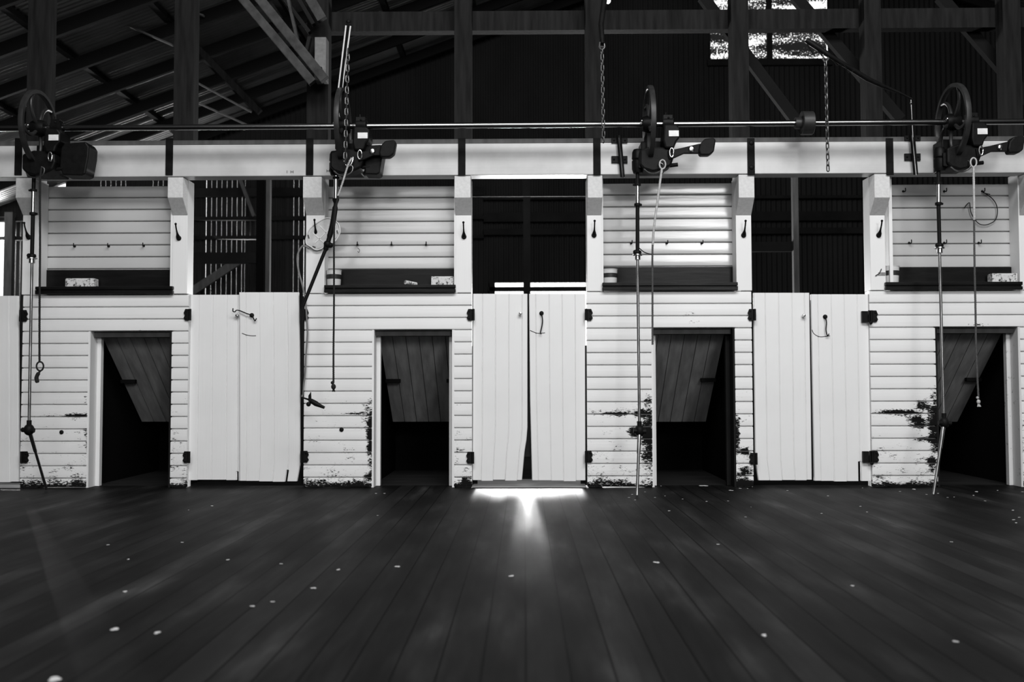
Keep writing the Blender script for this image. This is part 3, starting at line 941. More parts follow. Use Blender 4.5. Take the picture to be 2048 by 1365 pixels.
# ------------------------------------------------------------------ shaft and shearing machines
SH = [at(-30, 258, HY), at(2080, 243.5, HY)]
def shaft_pt(px):
    py = lerp(257.5, 243.5, (px - 0) / 2048.0)
    return at(px, py, HY)
ls = thing('line_shaft', 'bright steel overhead drive shaft running above the white beam', 'shaft', shaft_pt(1024))
q = MB(); q.cyl(shaft_pt(-40), shaft_pt(2090), 0.0175, seg=18)
obj('shaft_rod', q, M['shaft_steel'], ls, smooth=True)
pa = shaft_pt(1602); 
q = MB(); q.lathe([(0.02, 0), (0.066, 0.0), (0.07, 0.004), (0.07, 0.066), (0.066, 0.07), (0.02, 0.07)], pa, (1, 0, 0), 22)
pu = obj('pulley', q, M['wheel_iron'], ls, smooth=True)
q = MB(); q.lathe([(0.02, 0), (0.034, 0.0), (0.034, 0.036), (0.05, 0.037), (0.02, 0.037)], pa + Vector((-0.036, 0, 0)), (1, 0, 0), 18)
obj('collar', q, M['wheel_iron'], pu, smooth=True)

U = HY / 2000.0      # metres per pixel at the machines

def make_machine(c, label, tube_dx, slab=None, arm=True, pad_dx=0):
    """c: wheel centre on the shaft; pixel offsets are turned into metres with U"""
    m = thing('shearing_machine', label, 'shearing machine', c, 'overhead shearing machines')
    cx, cyy, cz = c
    def P(dx, dy, oy=0.0): return Vector((cx + dx * U, cyy + oy, cz - dy * U))
    # drive wheel, axis along the shaft
    Rw = 0.225
    q = MB(); q.lathe([(Rw - 0.02, -0.014), (Rw, -0.014), (Rw + 0.002, 0.0), (Rw, 0.014), (Rw - 0.02, 0.014), (Rw - 0.024, 0.0), (Rw - 0.02, -0.014)], c, (1, 0, 0), 56, False)
    wh = obj('drive_wheel', q, M['wheel_iron'], m, smooth=True)
    q = MB(); q.lathe([(0.02, -0.045), (0.042, -0.04), (0.05, -0.015), (0.05, 0.015), (0.042, 0.04), (0.02, 0.045)], c, (1, 0, 0), 20)
    hb = obj('hub', q, M['cast_iron'], wh, smooth=True)
    q = MB(); q.ball(P(-16, -3, -0.04), 0.009, 10)
    obj('set_screw', q, M['steel'], wh, smooth=True)
    for k in range(5):
        a0 = 2 * PI * k / 5 + 0.3
        pts = []
        for t in (0, 0.25, 0.5, 0.75, 1):
            a = a0 + 0.55 * t * t; rr = lerp(0.045, Rw - 0.014, t)
            pts.append(Vector((cx, cyy + rr * math.sin(a), cz + rr * math.cos(a))))
        q = MB(); q.tube(smooth_path(pts, 4), 0.011, 8)
        obj('spoke', q, M['wheel_iron'], wh, smooth=True)
    # bearing cap and gear housing
    q = MB(); q.lathe([(0.02, 0), (0.036, 0.0), (0.038, 0.01), (0.038, 0.06), (0.03, 0.066), (0.02, 0.066)], P(27, -1), (1, 0, 0), 18)
    q.box(cx + 28 * U, cx + 46 * U, cyy - 0.03, cyy + 0.03, cz + 0.02, cz + 0.048)
    q.cyl(P(34, -14), P(34, -24), 0.006, seg=8)
    q.ball(P(38, -10, -0.03), 0.007, 8)
    obj('bearing_cap', q, M['cast_iron'], m, smooth=True)
    q = MB()
    q.prism([(cx + a * U, cz - d_ * U) for a, d_ in ((26, 8), (52, 8), (58, 16), (58, 34), (50, 44), (46, 56), (28, 56), (24, 40))][::-1], cyy - 0.09, cyy + 0.05)
    hs = obj('gear_housing', q, M['cast_iron'], m, bevel=0.01)
    p0 = P(45, 27, -0.093)
    q = MB(); q.box(p0.x - 10 * U, p0.x + 10 * U, p0.y - 0.002, p0.y + 0.002, p0.z - 6 * U, p0.z + 6 * U)
    obj('name_plate', q, M['plate'], hs, bevel=0.0015)
    # lower body with clutch head
    q = MB()
    q.prism([(cx + a * U, cz - d_ * U) for a, d_ in ((-22, 58), (0, 50), (24, 52), (44, 56), (46, 74), (40, 90), (22, 98), (4, 102), (-14, 96), (-22, 88))][::-1], cyy - 0.07, cyy + 0.06)
    bd = obj('crank_case', q, M['cast_iron'], m, bevel=0.012)
    q = MB(); q.cyl(P(40, 86, -0.02), P(56, 84, -0.02), 0.012, seg=10)
    obj('drain_plug', q, M['cast_iron'], bd, smooth=True)
    tx = tube_dx
    q = MB(); q.lathe([(0.012, 0), (0.028, 0.004), (0.036, 0.03), (0.036, 0.075), (0.030, 0.082), (0.036, 0.09), (0.034, 0.128), (0.026, 0.145), (0.008, 0.15)], P(tx, 101, 0), (0, 0, 1), 20)
    q.box(cx + tx * U, cx + (tx + 26) * U, cyy - 0.05, cyy + 0.03, cz - 92 * U, cz - 66 * U)
    hd = obj('clutch_head', q, M['cast_iron'], m, smooth=True)
    q = MB(); q.ball(P(tx + 8, 80, -0.052), 0.008, 10)
    obj('bolt_head', q, M['steel'], hd, smooth=True)
    q = MB()
    q.tube(smooth_path([P(-14, 95, -0.06), P(-4, 104, -0.07), P(10, 105, -0.07), P(22, 98, -0.07), P(24, 88, -0.07), P(18, 84, -0.07)], 5), 0.0045, 8)
    obj('clutch_link', q, M['worn_tube'], m, smooth=True)
    # arm with the weight pad
    if arm:
        q = MB()
        q.prism([(cx + a * U, cz - d_ * U) for a, d_ in ((33, 60), (60, 55), (98 + pad_dx, 46), (98 + pad_dx, 66), (66, 66), (48, 74), (36, 78))][::-1], cyy - 0.08, cyy - 0.055)
        ar = obj('pull_arm', q, M['iron'], m, bevel=0.004)
        q = MB(); q.lathe([(0.016, 0), (0.018, 0.004), (0.012, 0.012), (0.003, 0.014)], P(80 + pad_dx, 58, -0.08), (0, -1, 0), 12)
        obj('pivot_bolt', q, M['steel'], ar, smooth=True)
        q = MB(); q.prism([(cx + a * U, cz - d_ * U) for a, d_ in ((94 + pad_dx, 62), (97 + pad_dx, 48), (106 + pad_dx, 38), (124 + pad_dx, 36), (128 + pad_dx, 41), (124 + pad_dx, 64), (115 + pad_dx, 71), (97 + pad_dx, 71))][::-1], cyy - 0.1, cyy - 0.04)
        obj('weight_pad', q, M['iron'], ar, bevel=0.008)
    if slab:
        q = MB(); q.prism([(cx + a * U, cz - d_ * U) for a, d_ in slab][::-1], cyy - 0.03, cyy + 0.1)
        obj('guard_plate', q, M['cast_iron'], m, bevel=0.008)
    q = MB(); 
    ring = [P(40 + 4 * math.cos(a), 66 + 9 * math.sin(a), -0.1) for a in [2 * PI * k / 14 for k in range(14)]]
    q.tube(ring, 0.004, 8, closed=True)
    obj('eye_link', q, M['steel'], m, smooth=True)
    # bracket back to the beam
    q = MB(); q.box(cx - 14 * U, cx + 34 * U, cyy + 0.055, BF - 0.008, cz - 92 * U, cz - 30 * U)
    obj('mount_bracket', q, M['cast_iron'], m, bevel=0.006)
    return m

MC = [(78, 'dark shearing machine with broad guard plate above the leftmost stand', -12, [(50, 34), (100, 30), (107, 40), (106, 60), (100, 96), (92, 99), (54, 98), (48, 80)], False),
      (686, 'shearing machine with short pad and chain in front above the second stand', -15, [(44, 42), (80, 40), (82, 60), (76, 98), (70, 101), (46, 100)], True),
      (1298, 'shearing machine with an outstretched arm above the third stand', -23, None, True),
      (1905, 'shearing machine with clearly visible spoked wheel above the rightmost stand', -27, None, True)]
wheel_c = []
for px, lb, tdx, slab, arm in MC:
    c = shaft_pt(px)
    wheel_c.append(c)
    make_machine(c, lb, tdx, slab, arm, -16 if px == 686 else 0)

# ------------------------------------------------------------------ down tubes
def tube_part(root, nm, pts, r, m, seg=14):
    q = MB(); q.tube([at(a, c, y) for a, c, y in pts], r, seg)
    return obj(nm, q, m, root, smooth=True)

def down_tube(label, top, chrome, sleeve, joint, mid, knuckle, low, Yt=HY):
    """all pixel tuples (x, y); tube hangs from Yt and its foot leans to the floor"""
    t = thing('down_tube', label, 'down tube', at(top[0], top[1], Yt), 'down tubes of the shearing machines')
    tube_part(t, 'upper_rod', [(top[0], top[1], Yt), (chrome[0], chrome[1], Yt)], 0.011, M['iron'])
    tube_part(t, 'chrome_tube', [(chrome[0], chrome[1], Yt), (sleeve[0], sleeve[1], Yt)], 0.0125, M['steel'])
    q = MB()
    p = at(chrome[0], chrome[1], Yt)
    q.lathe([(0.013, -0.008), (0.02, -0.006), (0.02, 0.006), (0.013, 0.008)], p, (0, 0, 1), 14)
    q.cyl(p + Vector((-0.028, 0, 0)), p, 0.006, seg=8)
    obj('collar', q, M['iron'], t, smooth=True)
    q = MB()
    p = at(sleeve[0], sleeve[1], Yt)
    q.lathe([(0.013, -0.01), (0.02, -0.007), (0.02, 0.007), (0.013, 0.01)], p, (0, 0, 1), 14)
    q.cyl(p, p + Vector((0.026, 0, 0)), 0.007, seg=8)
    obj('collar', q, M['iron'], t, smooth=True)
    tube_part(t, 'leather_sleeve', [(sleeve[0], sleeve[1] + 3, Yt), (joint[0], joint[1] - 6, Yt)], 0.0115, M['leather'])
    p = at(joint[0], joint[1], Yt)
    q = MB()
    q.lathe([(0.012, 0.03), (0.022, 0.026), (0.024, 0.012), (0.016, 0.008)], p, (0, 0, 1), 14)
    q.ball(p + Vector((-0.014, -0.008, 0.018)), 0.014, 10)
    jo = obj('ball_joint', q, M['iron'], t, smooth=True)
    q = MB(); q.lathe([(0.012, 0.008), (0.03, 0.006), (0.03, -0.001), (0.018, -0.004), (0.018, -0.026), (0.012, -0.028)], p, (0, 0, 1), 16)
    obj('flange', q, M['steel'], jo, smooth=True)
    tube_part(t, 'long_tube', [(joint[0], joint[1] + 6, Yt), (mid[0], mid[1], Yt - 0.03), (knuckle[0], knuckle[1], Yt - 0.06)], 0.0085, M['worn_tube'])
    p = at(knuckle[0], knuckle[1], Yt - 0.06)
    q = MB()
    q.ball(p, 0.03, 14, 1.15)
    q.cyl(p + Vector((-0.036, -0.01, 0.0)), p + Vector((0.036, -0.01, -0.004)), 0.014, seg=12)
    q.cyl(p + Vector((0, 0, 0.02)), p + Vector((0, 0, 0.055)), 0.014, seg=12)
    obj('knuckle', q, M['iron'], t, smooth=True)
    f = floor_at(low[0], low[1], 0.008)
    q = MB(); q.tube([p, p.lerp(f, 0.35), p.lerp(f, 0.37), f], [0.012, 0.011, 0.0085, 0.0085], 14)
    obj('lower_tube', q, M['steel'] if label.startswith('bright') else M['worn_tube'], t, smooth=True)
    return t

down_tube('bright jointed down tube leaning on the leftmost stand', (68, 344), (67, 381), (66, 428), (64, 518), (61, 690), (58, 860), (93, 979))
down_tube('straight dark tipped down tube in front of the third stand', (1275, 346), (1275, 370), (1275, 410), (1275, 511), (1277, 690), (1279, 862), (1274, 992))
down_tube('bent down tube in front of the rightmost chute', (1877, 342), (1877, 367), (1877, 408), (1879, 497), (1884, 700), (1888, 846), (1867, 990))

# the second tube is hooked back and carries a handpiece
t2 = thing('down_tube', 'angled black down tube hooked back across the second stand', 'down tube', at(672, 350, HY), 'down tubes of the shearing machines')
tube_part(t2, 'chrome_tube', [(672, 352, HY), (671.5, 400, HY)], 0.0125, M['steel'])
q = MB(); p = at(671.5, 400, HY); q.lathe([(0.012, -0.022), (0.02, -0.004), (0.021, 0.006), (0.013, 0.008)], p, (0, 0, 1), 14)
obj('collar', q, M['iron'], t2, smooth=True)
q = MB(); p = at(672, 356, HY); q.lathe([(0.013, -0.008), (0.02, -0.006), (0.02, 0.006), (0.013, 0.008)], p, (0, 0, 1), 14)
obj('collar', q, M['iron'], t2, smooth=True)
q = MB(); q.tube(smooth_path([at(672, 402, HY), at(669, 425, HY), at(665, 450, HY), at(660, 470, HY), at(656, 485, HY)], 6), [0.012] * 4 + [0.0165] * 16 + [0.014] * 5, 14)
obj('leather_sleeve', q, M['leather'], t2, smooth=True)
q = MB(); p = at(655, 489, HY); q.ball(p, 0.024, 14); q.ball(p + Vector((0.018, 0, -0.006)), 0.016, 10)
q.lathe([(0.01, -0.03), (0.016, -0.02), (0.016, 0.0)], p + Vector((-0.006, 0, -0.01)), (0.25, 0, 1), 12)
obj('ball_joint', q, M['iron'], t2, smooth=True)
tube_part(t2, 'long_tube', [(654, 492, HY), (606, 612, HY - 0.02)], 0.0105, M['leather'])
q = MB(); q.tube(smooth_path([at(606, 610, HY - 0.02), at(604, 640, HY - 0.02), at(605.5, 700, HY - 0.02), at(604, 760, HY - 0.02), at(603, 790, HY - 0.02)], 8), 0.006, 10)
obj('hanging_tube', q, M['leather'], t2, smooth=True)

hp = thing('handpiece', 'dark shearing handpiece with upright lever hanging low on the second stand', 'handpiece', at(620, 803, HY - 0.02))
q = MB(); q.tube([at(603, 795, HY - 0.02), at(618, 800, HY - 0.02), at(622, 802, HY - 0.02), at(632, 808, HY - 0.02), at(640, 812, HY - 0.02), at(649, 816, HY - 0.02)], [0.004, 0.006, 0.014, 0.016, 0.011, 0.008], 12)
obj('handle', q, M['iron'], hp, smooth=True)
q = MB(); q.prism([(at(a, c, HY).x, at(a, c, HY).z) for a, c in ((619, 804), (619, 792), (624, 784), (625, 803))][::-1], HY - 0.035, HY - 0.022)
obj('lever_wing', q, M['iron'], hp, bevel=0.002)
q = MB(); q.ball(at(617, 809, HY - 0.02), 0.014, 10)
obj('pivot_nut', q, M['iron'], hp, smooth=True)

# ------------------------------------------------------------------ ropes
def rope(label, pts, r, m, Y=HY - 0.06, knot=None, extra=None):
    P_ = resample(smooth_path([at(a, c, Y) for a, c in pts], 8), 0.005)
    q = MB(); q.tube(P_, r, 9, twist=520, flute=0.16)
    o = obj('pull_rope', q, m, org=P_[0], smooth=True)
    tag(o, label, 'rope', 'pull ropes of the machines')
    if knot: knot(o)
    return o
YR = HY - 0.1
def loop_end(o):
    q = MB(); q.tube([at(80 + 7 * math.cos(a), 733 + 9 * math.sin(a), YR + 0.004 * math.sin(2 * a)) for a in [2 * PI * k / 20 for k in range(20)]], 0.005, 8, closed=True)
    obj('loop', q, M['rope_dark'], o, smooth=True)
    q = MB(); q.tube(smooth_path([at(81, 742, YR), at(77, 747, YR), at(73, 756, YR), at(75, 766, YR)], 4), [0.006] * 4 + [0.011] * 4 + [0.012] * 4 + [0.008], 8)
    obj('frayed_end', q, M['rope_dark'], o, smooth=True)
rope('dark rope ending in a loop and tassel at the leftmost stand', [(83, 335), (80, 372), (80, 500), (79, 640), (79, 726)], 0.0058, M['rope_dark'], YR, loop_end)
def knot_end(cx, cy, m, r=0.014):
    def f(o):
        q = MB(); q.ball(at(cx, cy, YR), r, 10, 1.2); q.ball(at(cx - 2, cy - 8, YR), r * 0.75, 10)
        for k in range(6):
            a = random.uniform(-1, 1)
            q.tube([at(cx, cy, YR), at(cx + 3 * a, cy + 7, YR + 0.004 * a), at(cx + 5 * a, cy + 10, YR)], 0.0025, 5)
        obj('knot', q, m, o, smooth=True)
    return f
rope('dark rope with a knot hanging over the second stand behind the angled tube', [(699, 322), (690, 345), (678, 385), (670, 430), (668, 480), (668, 600), (667, 700), (667, 766)], 0.0055, M['rope_dark'], YR, knot_end(667, 774, M['rope_dark']))
q_ = rope('two tone rope hanging beside the straight tube at the third stand', [(1324, 338), (1320, 365), (1314, 410), (1308, 455), (1305, 500), (1305, 580), (1305, 662), (1305, 690)], 0.0055, M['rope_mid'], YR)
def splice(o, cx, y0, pts):
    q = MB()
    q.tube([at(cx + 6 * math.sin(a), y0 - 9 * math.cos(a), YR) for a in [2 * PI * k / 20 for k in range(20)]], 0.0045, 8, closed=True)
    obj('spliced_eye', q, M['rope_pale'], o, smooth=True)
    P_ = resample(smooth_path([at(a, c, YR - 0.001) for a, c in pts], 8), 0.005)
    q = MB(); q.tube(P_, 0.0066, 9, twist=520, flute=0.18)
    obj('pale_length', q, M['rope_pale'], o, smooth=True)
splice(q_, 1325, 329, [(1324, 337), (1320, 365), (1314, 410), (1308, 455), (1305.5, 490)])
q = MB(); q.tube(smooth_path([at(1279, 497, HY), at(1286, 503, YR), at(1294, 507, YR), at(1304, 509, YR)], 5), 0.003, 6)
obj('tie_cord', q, M['rope_dark'], q_, smooth=True)
q_ = rope('long rope with a frayed pale knot hanging before the rightmost chute', [(1947, 340), (1948, 420), (1949, 520), (1951, 620), (1952, 690), (1955, 760), (1957, 798)], 0.0055, M['rope_mid'], YR, knot_end(1957, 804, M['rope_pale'], 0.011))
splice(q_, 1947, 325, [(1947, 334), (1948, 400), (1948.5, 440)])
# pale end of the second rope near its hook
o2 = bpy.data.objects['pull_rope.001']
q = MB(); q.tube(resample(smooth_path([at(704, 316, YR), at(696, 330, YR), at(686, 362, YR), at(676, 392, YR)], 8), 0.005), 0.0062, 9, twist=520, flute=0.18)
obj('pale_length', q, M['rope_pale'], o2, smooth=True)
q = MB(); q.tube(smooth_path([at(688, 322, YR), at(692, 331, YR), at(700, 331, YR), at(705, 322, YR), at(706, 315, YR)], 5), 0.004, 8)
obj('hook', q, M['steel'], o2, smooth=True)

# ------------------------------------------------------------------ chains
def link_mesh():
    q = MB()
    pts = []
    for k in range(16):
        a = 2 * PI * k / 16
        x, z = 0.0085 * math.cos(a), 0.0085 * math.sin(a)
        z += 0.011 if math.sin(a) > 0.001 else (-0.011 if math.sin(a) < -0.001 else 0)
        pts.append((x, 0, z))
    q.tube(pts, 0.0036, 6, closed=True)
    return q
LINK = None
def chain(label, a, b, Y, top=None):
    global LINK
    pa, pb = at(a[0], a[1], Y), at(b[0], b[1], Y)
    root = thing('chain', label, 'chain', pa, 'hanging chains')
    nl = int((pa - pb).length / 0.031)
    for k in range(nl):
        if LINK is None:
            LINK = obj('link', link_mesh(), M['chain_steel'], None, smooth=True)
            l = LINK
        else:
            l = LINK.copy(); COL.objects.link(l)
        l.parent = root
        l.location = (pb - pa) * ((k + 0.5) / nl)
        l.rotation_euler = (0, 0, R(20) if k % 2 else R(110))
    if top:
        q = MB(); q.tube(smooth_path([pa + Vector(v) for v in ((-0.012, 0, 0.04), (-0.014, 0, 0.01), (0, 0, -0.004), (0.014, 0, 0.01), (0.012, 0, 0.04))], 4), 0.005, 8)
        q.cyl(pa + Vector((-0.02, 0, 0.012)), pa + Vector((0.02, 0, 0.012)), 0.005, seg=8)
        obj('shackle', q, M['chain_steel'], root, smooth=True)
    return root
YC = HY - 0.14
chain('chain hanging in front of the second machine', (696, 98), (690, 328), YC)
chain('short chain hanging from a shackle above the third stand', (1204, 98), (1207, 285), YC, True)
chain('long chain hanging from the dark lever over the beam', (1651, 122), (1656, 342), YC, True)

# ------------------------------------------------------------------ starting levers and their guides
lv = thing('starting_lever', 'black lever pole with two painted edge highlights pointing at the camera above the second machine', 'lever', at(682, 190, HY - 0.02), 'starting levers')
q = MB(); q.bar(at(697, 46, YC - 0.03), at(679, 192, HY - 0.02), 0.024, 0.02)
obj('pole', q, M['iron'], lv, bevel=0.003)
for (a, c) in (((692, 51), (675, 193)), ((701, 52), (684, 180))):
    q = MB(); q.cyl(at(a[0], a[1], YC - 0.045), at(c[0], c[1], HY - 0.035), 0.0045, seg=8)
    obj('painted_glint', q, M['edge_glint'], lv, smooth=True)  # highlights on the pole edges, painted as pale rods
q = MB(); q.ball(at(697, 44, YC - 0.03), 0.015, 10)
obj('end_ball', q, M['iron'], lv, smooth=True)
q = MB(); q.prism([(at(a, c, HY).x, at(a, c, HY).z) for a, c in ((676, 188), (694, 186), (698, 300), (672, 300))][::-1], HY - 0.03, HY - 0.005)
obj('guide_blade', q, M['cast_iron'], lv)

lv = thing('starting_lever', 'long black lever pole slanting down from the gable window to the rightmost machine', 'lever', at(1822, 196, HY), 'starting levers')
q = MB(); q.tube([at(1612, 80, YC), at(1618, 84, YC), at(1654, 108, YC), at(1660, 112, YC), at(1735, 158, HY - 0.05), at(1765, 172, HY - 0.03), at(1800, 186, HY), at(1824, 198, HY)], [0.014, 0.017, 0.016, 0.013, 0.015, 0.012, 0.007, 0.005], 12)
obj('pole', q, M['iron'], lv, smooth=True)
q = MB(); q.tube([at(a, c, YC) for a, c in ((1614, 88), (1626, 107), (1638, 103), (1650, 119))], 0.005, 8)
q.tube([at(a, c, YC + 0.02) for a, c in ((1662, 116), (1674, 132), (1686, 127), (1698, 146), (1710, 140))], 0.0025, 6)
obj('wire_stay', q, M['iron'], lv, smooth=True)
q = MB(); q.cyl(at(1822, 200, HY), at(1826, 275, HY), 0.004, seg=8); q.ball(at(1822, 206, HY - 0.008), 0.007, 8)
obj('control_rod', q, M['worn_tube'], lv, smooth=True)
lv = thing('starting_lever', 'dark lever pole barely visible above the short chain', 'lever', at(1200, 60, HY), 'starting levers')
q = MB(); q.tube([at(1205, 88, YC), at(1202, 50, YC + 0.04), at(1214, -40, HY + 0.05)], [0.014, 0.016, 0.018], 12)
obj('pole', q, M['iron'], lv, smooth=True)

for (a, lb) in ((0, 'iron pipe guide bolted to the beam left of the third machine'), (586.5, 'iron pipe guide bolted to the beam left of the rightmost machine')):
    k = -5 if a else 0
    gd = thing('pipe_guide', lb, 'bracket', at(1240 + a, 352 + k, BF - 0.03), 'pipe guides on the beam')
    q = MB(); q.cyl(at(1238 + a, 272 + k, BF - 0.03), at(1245 + a, 354 + k, BF - 0.03), 0.015, 0.014, 14)
    obj('pipe', q, M['iron'], gd, smooth=True)
    q = MB(); q.cyl(at(1238 + a, 276 + k, BF - 0.048), at(1246 + a, 356 + k, BF - 0.048), 0.0045, seg=8)
    obj('rod', q, M['worn_tube'], gd, smooth=True)
    for y0, y1 in ((276, 286), (312, 326)):
        q = MB(); q.pbox(1223 + a, y0 + k, 1255 + a, y1 + k, BF - 0.012, BF - 0.001)
        for dx in (1228, 1250): q.ball(at(dx + a, (y0 + y1) / 2 + k, BF - 0.013), 0.006, 8)
        obj('clamp', q, M['iron'], gd, bevel=0.002)

# ------------------------------------------------------------------ coat hooks and cup hooks
def coat_hook(px, py, label, Y=D):
    p = at(px, py, Y)
    h = thing('coat_hook', label, 'hook', (p.x, Y, p.z), 'large coat hooks on the posts')
    q = MB(); q.tube(smooth_path([p + Vector(v) for v in ((0, -0.008, -0.042), (0, -0.016, -0.028), (0, -0.03, -0.01), (0, -0.045, 0.01), (0, -0.056, 0.028), (0, -0.062, 0.044))], 4),
                     [0.006, 0.009, 0.011, 0.0125, 0.0125, 0.012, 0.010, 0.008, 0.0065, 0.0055, 0.005, 0.005, 0.0045, 0.0045, 0.0045, 0.0045, 0.0045, 0.0045, 0.0045, 0.005, 0.005], 10)
    obj('stem', q, M['iron'], h, smooth=True)
    q = MB(); q.ball(p + Vector((0, -0.062, 0.046)), 0.0075, 10)
    obj('tip_ball', q, M['iron'], h, smooth=True)
    q = MB(); q.lathe([(0.016, 0.0006), (0.016, 0.004), (0.008, 0.01)], (p.x, Y, p.z - 0.034), (0, -1, 0), 12)
    obj('base_plate', q, M['iron'], h, smooth=True)
for px, py, lb in ((58, 464, 'coat hook half hidden by the leftmost down tube'), (358, 466, 'coat hook on the post right of the leftmost recess'), (633, 458, 'coat hook holding the plastic guard'),
                   (928, 463, 'coat hook on the post right of the second recess'), (1188, 460, 'coat hook above a stained ring left of the third recess'), (1487, 460, 'coat hook on the post right of the third recess'),
                   (1757, 460, 'coat hook on the post left of the rightmost recess')):
    coat_hook(px, py, lb)

CUP = None
def cup_hook(px, py, label, grp):
    global CUP
    p = at(px, py, RD)
    if CUP is None:
        q = MB()
        pts = [(0, 0, 0), (0, -0.014, -0.001), (0.002, -0.022, -0.006), (0.004, -0.03, -0.002), (0.004, -0.031, 0.008), (0.004, -0.03, 0.016)]
        q.tube(smooth_path(pts, 4), 0.0032, 8)
        q.lathe([(0.007, 0), (0.007, 0.003), (0.003, 0.006)], (0, 0, 0), (0, -1, 0), 10)
        CUP = obj('cup_hook', q, M['iron'], None, smooth=True); o = CUP
    else:
        o = CUP.copy(); COL.objects.link(o)
    o.location = (p.x, RD, p.z)
    tag(o, label, 'hook', grp)
hooks = [[(150, 493), (218, 493), (288, 492)], [(715, 490), (783, 490), (852, 490)], [(1262, 487), (1333, 487), (1403, 487)], [(1818, 486), (1888, 486), (1957, 486)]]
for i, hs in enumerate(hooks):
    for (px, py), wh in zip(hs, ('left', 'middle', 'right')):
        cup_hook(px, py, 'small cup hook, the %s one of three in the %s recess' % (wh, SIDE[i]), 'small cup hooks in the %s recess' % SIDE[i])
for px, lb in ((1806, 'cup hook under the beam, nearest the left post of the rightmost recess'), (1888, 'cup hook under the beam behind the bent down tube'), (1964, 'cup hook holding the wire loop under the beam')):
    cup_hook(px, 383, lb, 'hooks at the top of the rightmost recess')
q = MB(); q.tube(smooth_path([at(a, c, RD - 0.02) for a, c in ((1966, 384), (1972, 388), (1984, 397), (1992, 408), (1995, 422), (1993, 435), (1988, 443), (1976, 449), (1966, 450), (1957, 447), (1948, 437), (1942, 425), (1940, 412), (1939, 406), (1935, 408), (1928, 417))], 5), 0.0028, 6)
q.tube([at(1966, 386, RD - 0.02), at(1980, 389, RD - 0.015)], 0.0028, 6)
tag(obj('wire_loop', q, M['iron'], org=at(1966, 384, RD), smooth=True), 'thin black wire loop hanging in the rightmost recess', 'wire')
q = MB(); q.tube(smooth_path([at(715, 496, RD - 0.03), at(719, 500, RD - 0.03), at(718, 505, RD - 0.03), at(715, 503, RD - 0.03)], 4), 0.0018, 6)
tag(obj('wire_scrap', q, M['iron'], org=at(715, 496, RD), smooth=True), 'tiny curled wire hanging from a cup hook in the second recess', 'wire')

# wire clip at the post beside the rightmost tin
q = MB(); q.pbox(1757, 545, 1771, 551, D - 0.004, D); q.tube([at(1751, 552, D - 0.005), at(1759, 547, D - 0.008), at(1763, 538, D - 0.008)], 0.003, 6)
tag(obj('wire_clip', q, M['worn_tube'], org=at(1760, 548, D)), 'bent metal clip with wire on the post left of the rightmost tin', 'clip')

# ------------------------------------------------------------------ things on the shelves
def shelf_z(i): return ORG_SHELF[i]
ORG_SHELF = [Z_((s[0] + s[1]) / 2, s[5]) + 0.03 for s in STAND]
def block(i, px0, py0, px1, py1, Y, label):
    p = at((px0 + px1) / 2, py1, Y)
    x0, x1 = X_(px0, py1, Y), X_(px1, py1, Y)
    z0 = ORG_SHELF[i] + 0.001
    h = Z_(px0, py0, Y) - z0
    q = MB(); q.box(x0, x1, Y, Y + 0.07, z0, z0 + h)
    tag(obj('brick', q, M['block'], org=((x0 + x1) / 2, Y + 0.03, z0), bevel=0.005), label, 'brick', 'whitewashed bricks on the shelves')
block(0, 130, 557, 188, 573, D + 0.02, 'whitewashed brick on the shelf of the leftmost stand')
block(1, 862, 553, 907, 571, D + 0.015, 'whitewashed brick on the right end of the second shelf')
block(3, 1985, 547, 2036, 566, D + 0.015, 'flaking whitewashed brick on the shelf of the rightmost stand')
def tin(i, px, ytop, label, rpx=15):
    Y = D + 0.055
    r = rpx / 2000 * Y
    z0 = ORG_SHELF[i] + 0.001
    x = X_(px, 550, Y)
    h = Z_(px, ytop, Y) - z0
    t = thing('paint_tin', label, 'tin', (x, Y, z0), 'banded tins on the shelves')
    q = MB(); q.lathe([(r * 0.85, 0), (r * 0.86, 0.004), (r, h - 0.004), (r * 1.04, h - 0.003), (r * 1.04, h), (r * 0.95, h), (r * 0.94, h - 0.03), (0.001, h - 0.03)], (x, Y, z0), (0, 0, 1), 24)
    obj('tin_body', q, M['flaky'], t, smooth=True)
    q = MB(); q.lathe([(r * 0.925, h * 0.52), (r * 0.945, h * 0.525), (r * 0.99, h * 0.76), (r * 0.97, h * 0.765)], (x, Y, z0), (0, 0, 1), 24)
    obj('dark_band', q, M['dark_band'], t, smooth=True)
tin(1, 668, 541, 'white tin with a dark band at the left end of the second shelf')
tin(2, 1220, 539, 'white tin with a dark band at the left end of the third shelf')
tin(3, 1783, 533, 'open tin with a dark band on the rightmost shelf')
q = MB(); q.cyl(at(811, 565, D + 0.01), at(832, 569, D + 0.08), 0.013, seg=14)
tag(obj('cardboard_roll', q, M['block'], org=at(818, 570, D + 0.04), smooth=True), 'small rolled tube lying on the second shelf', 'roll')

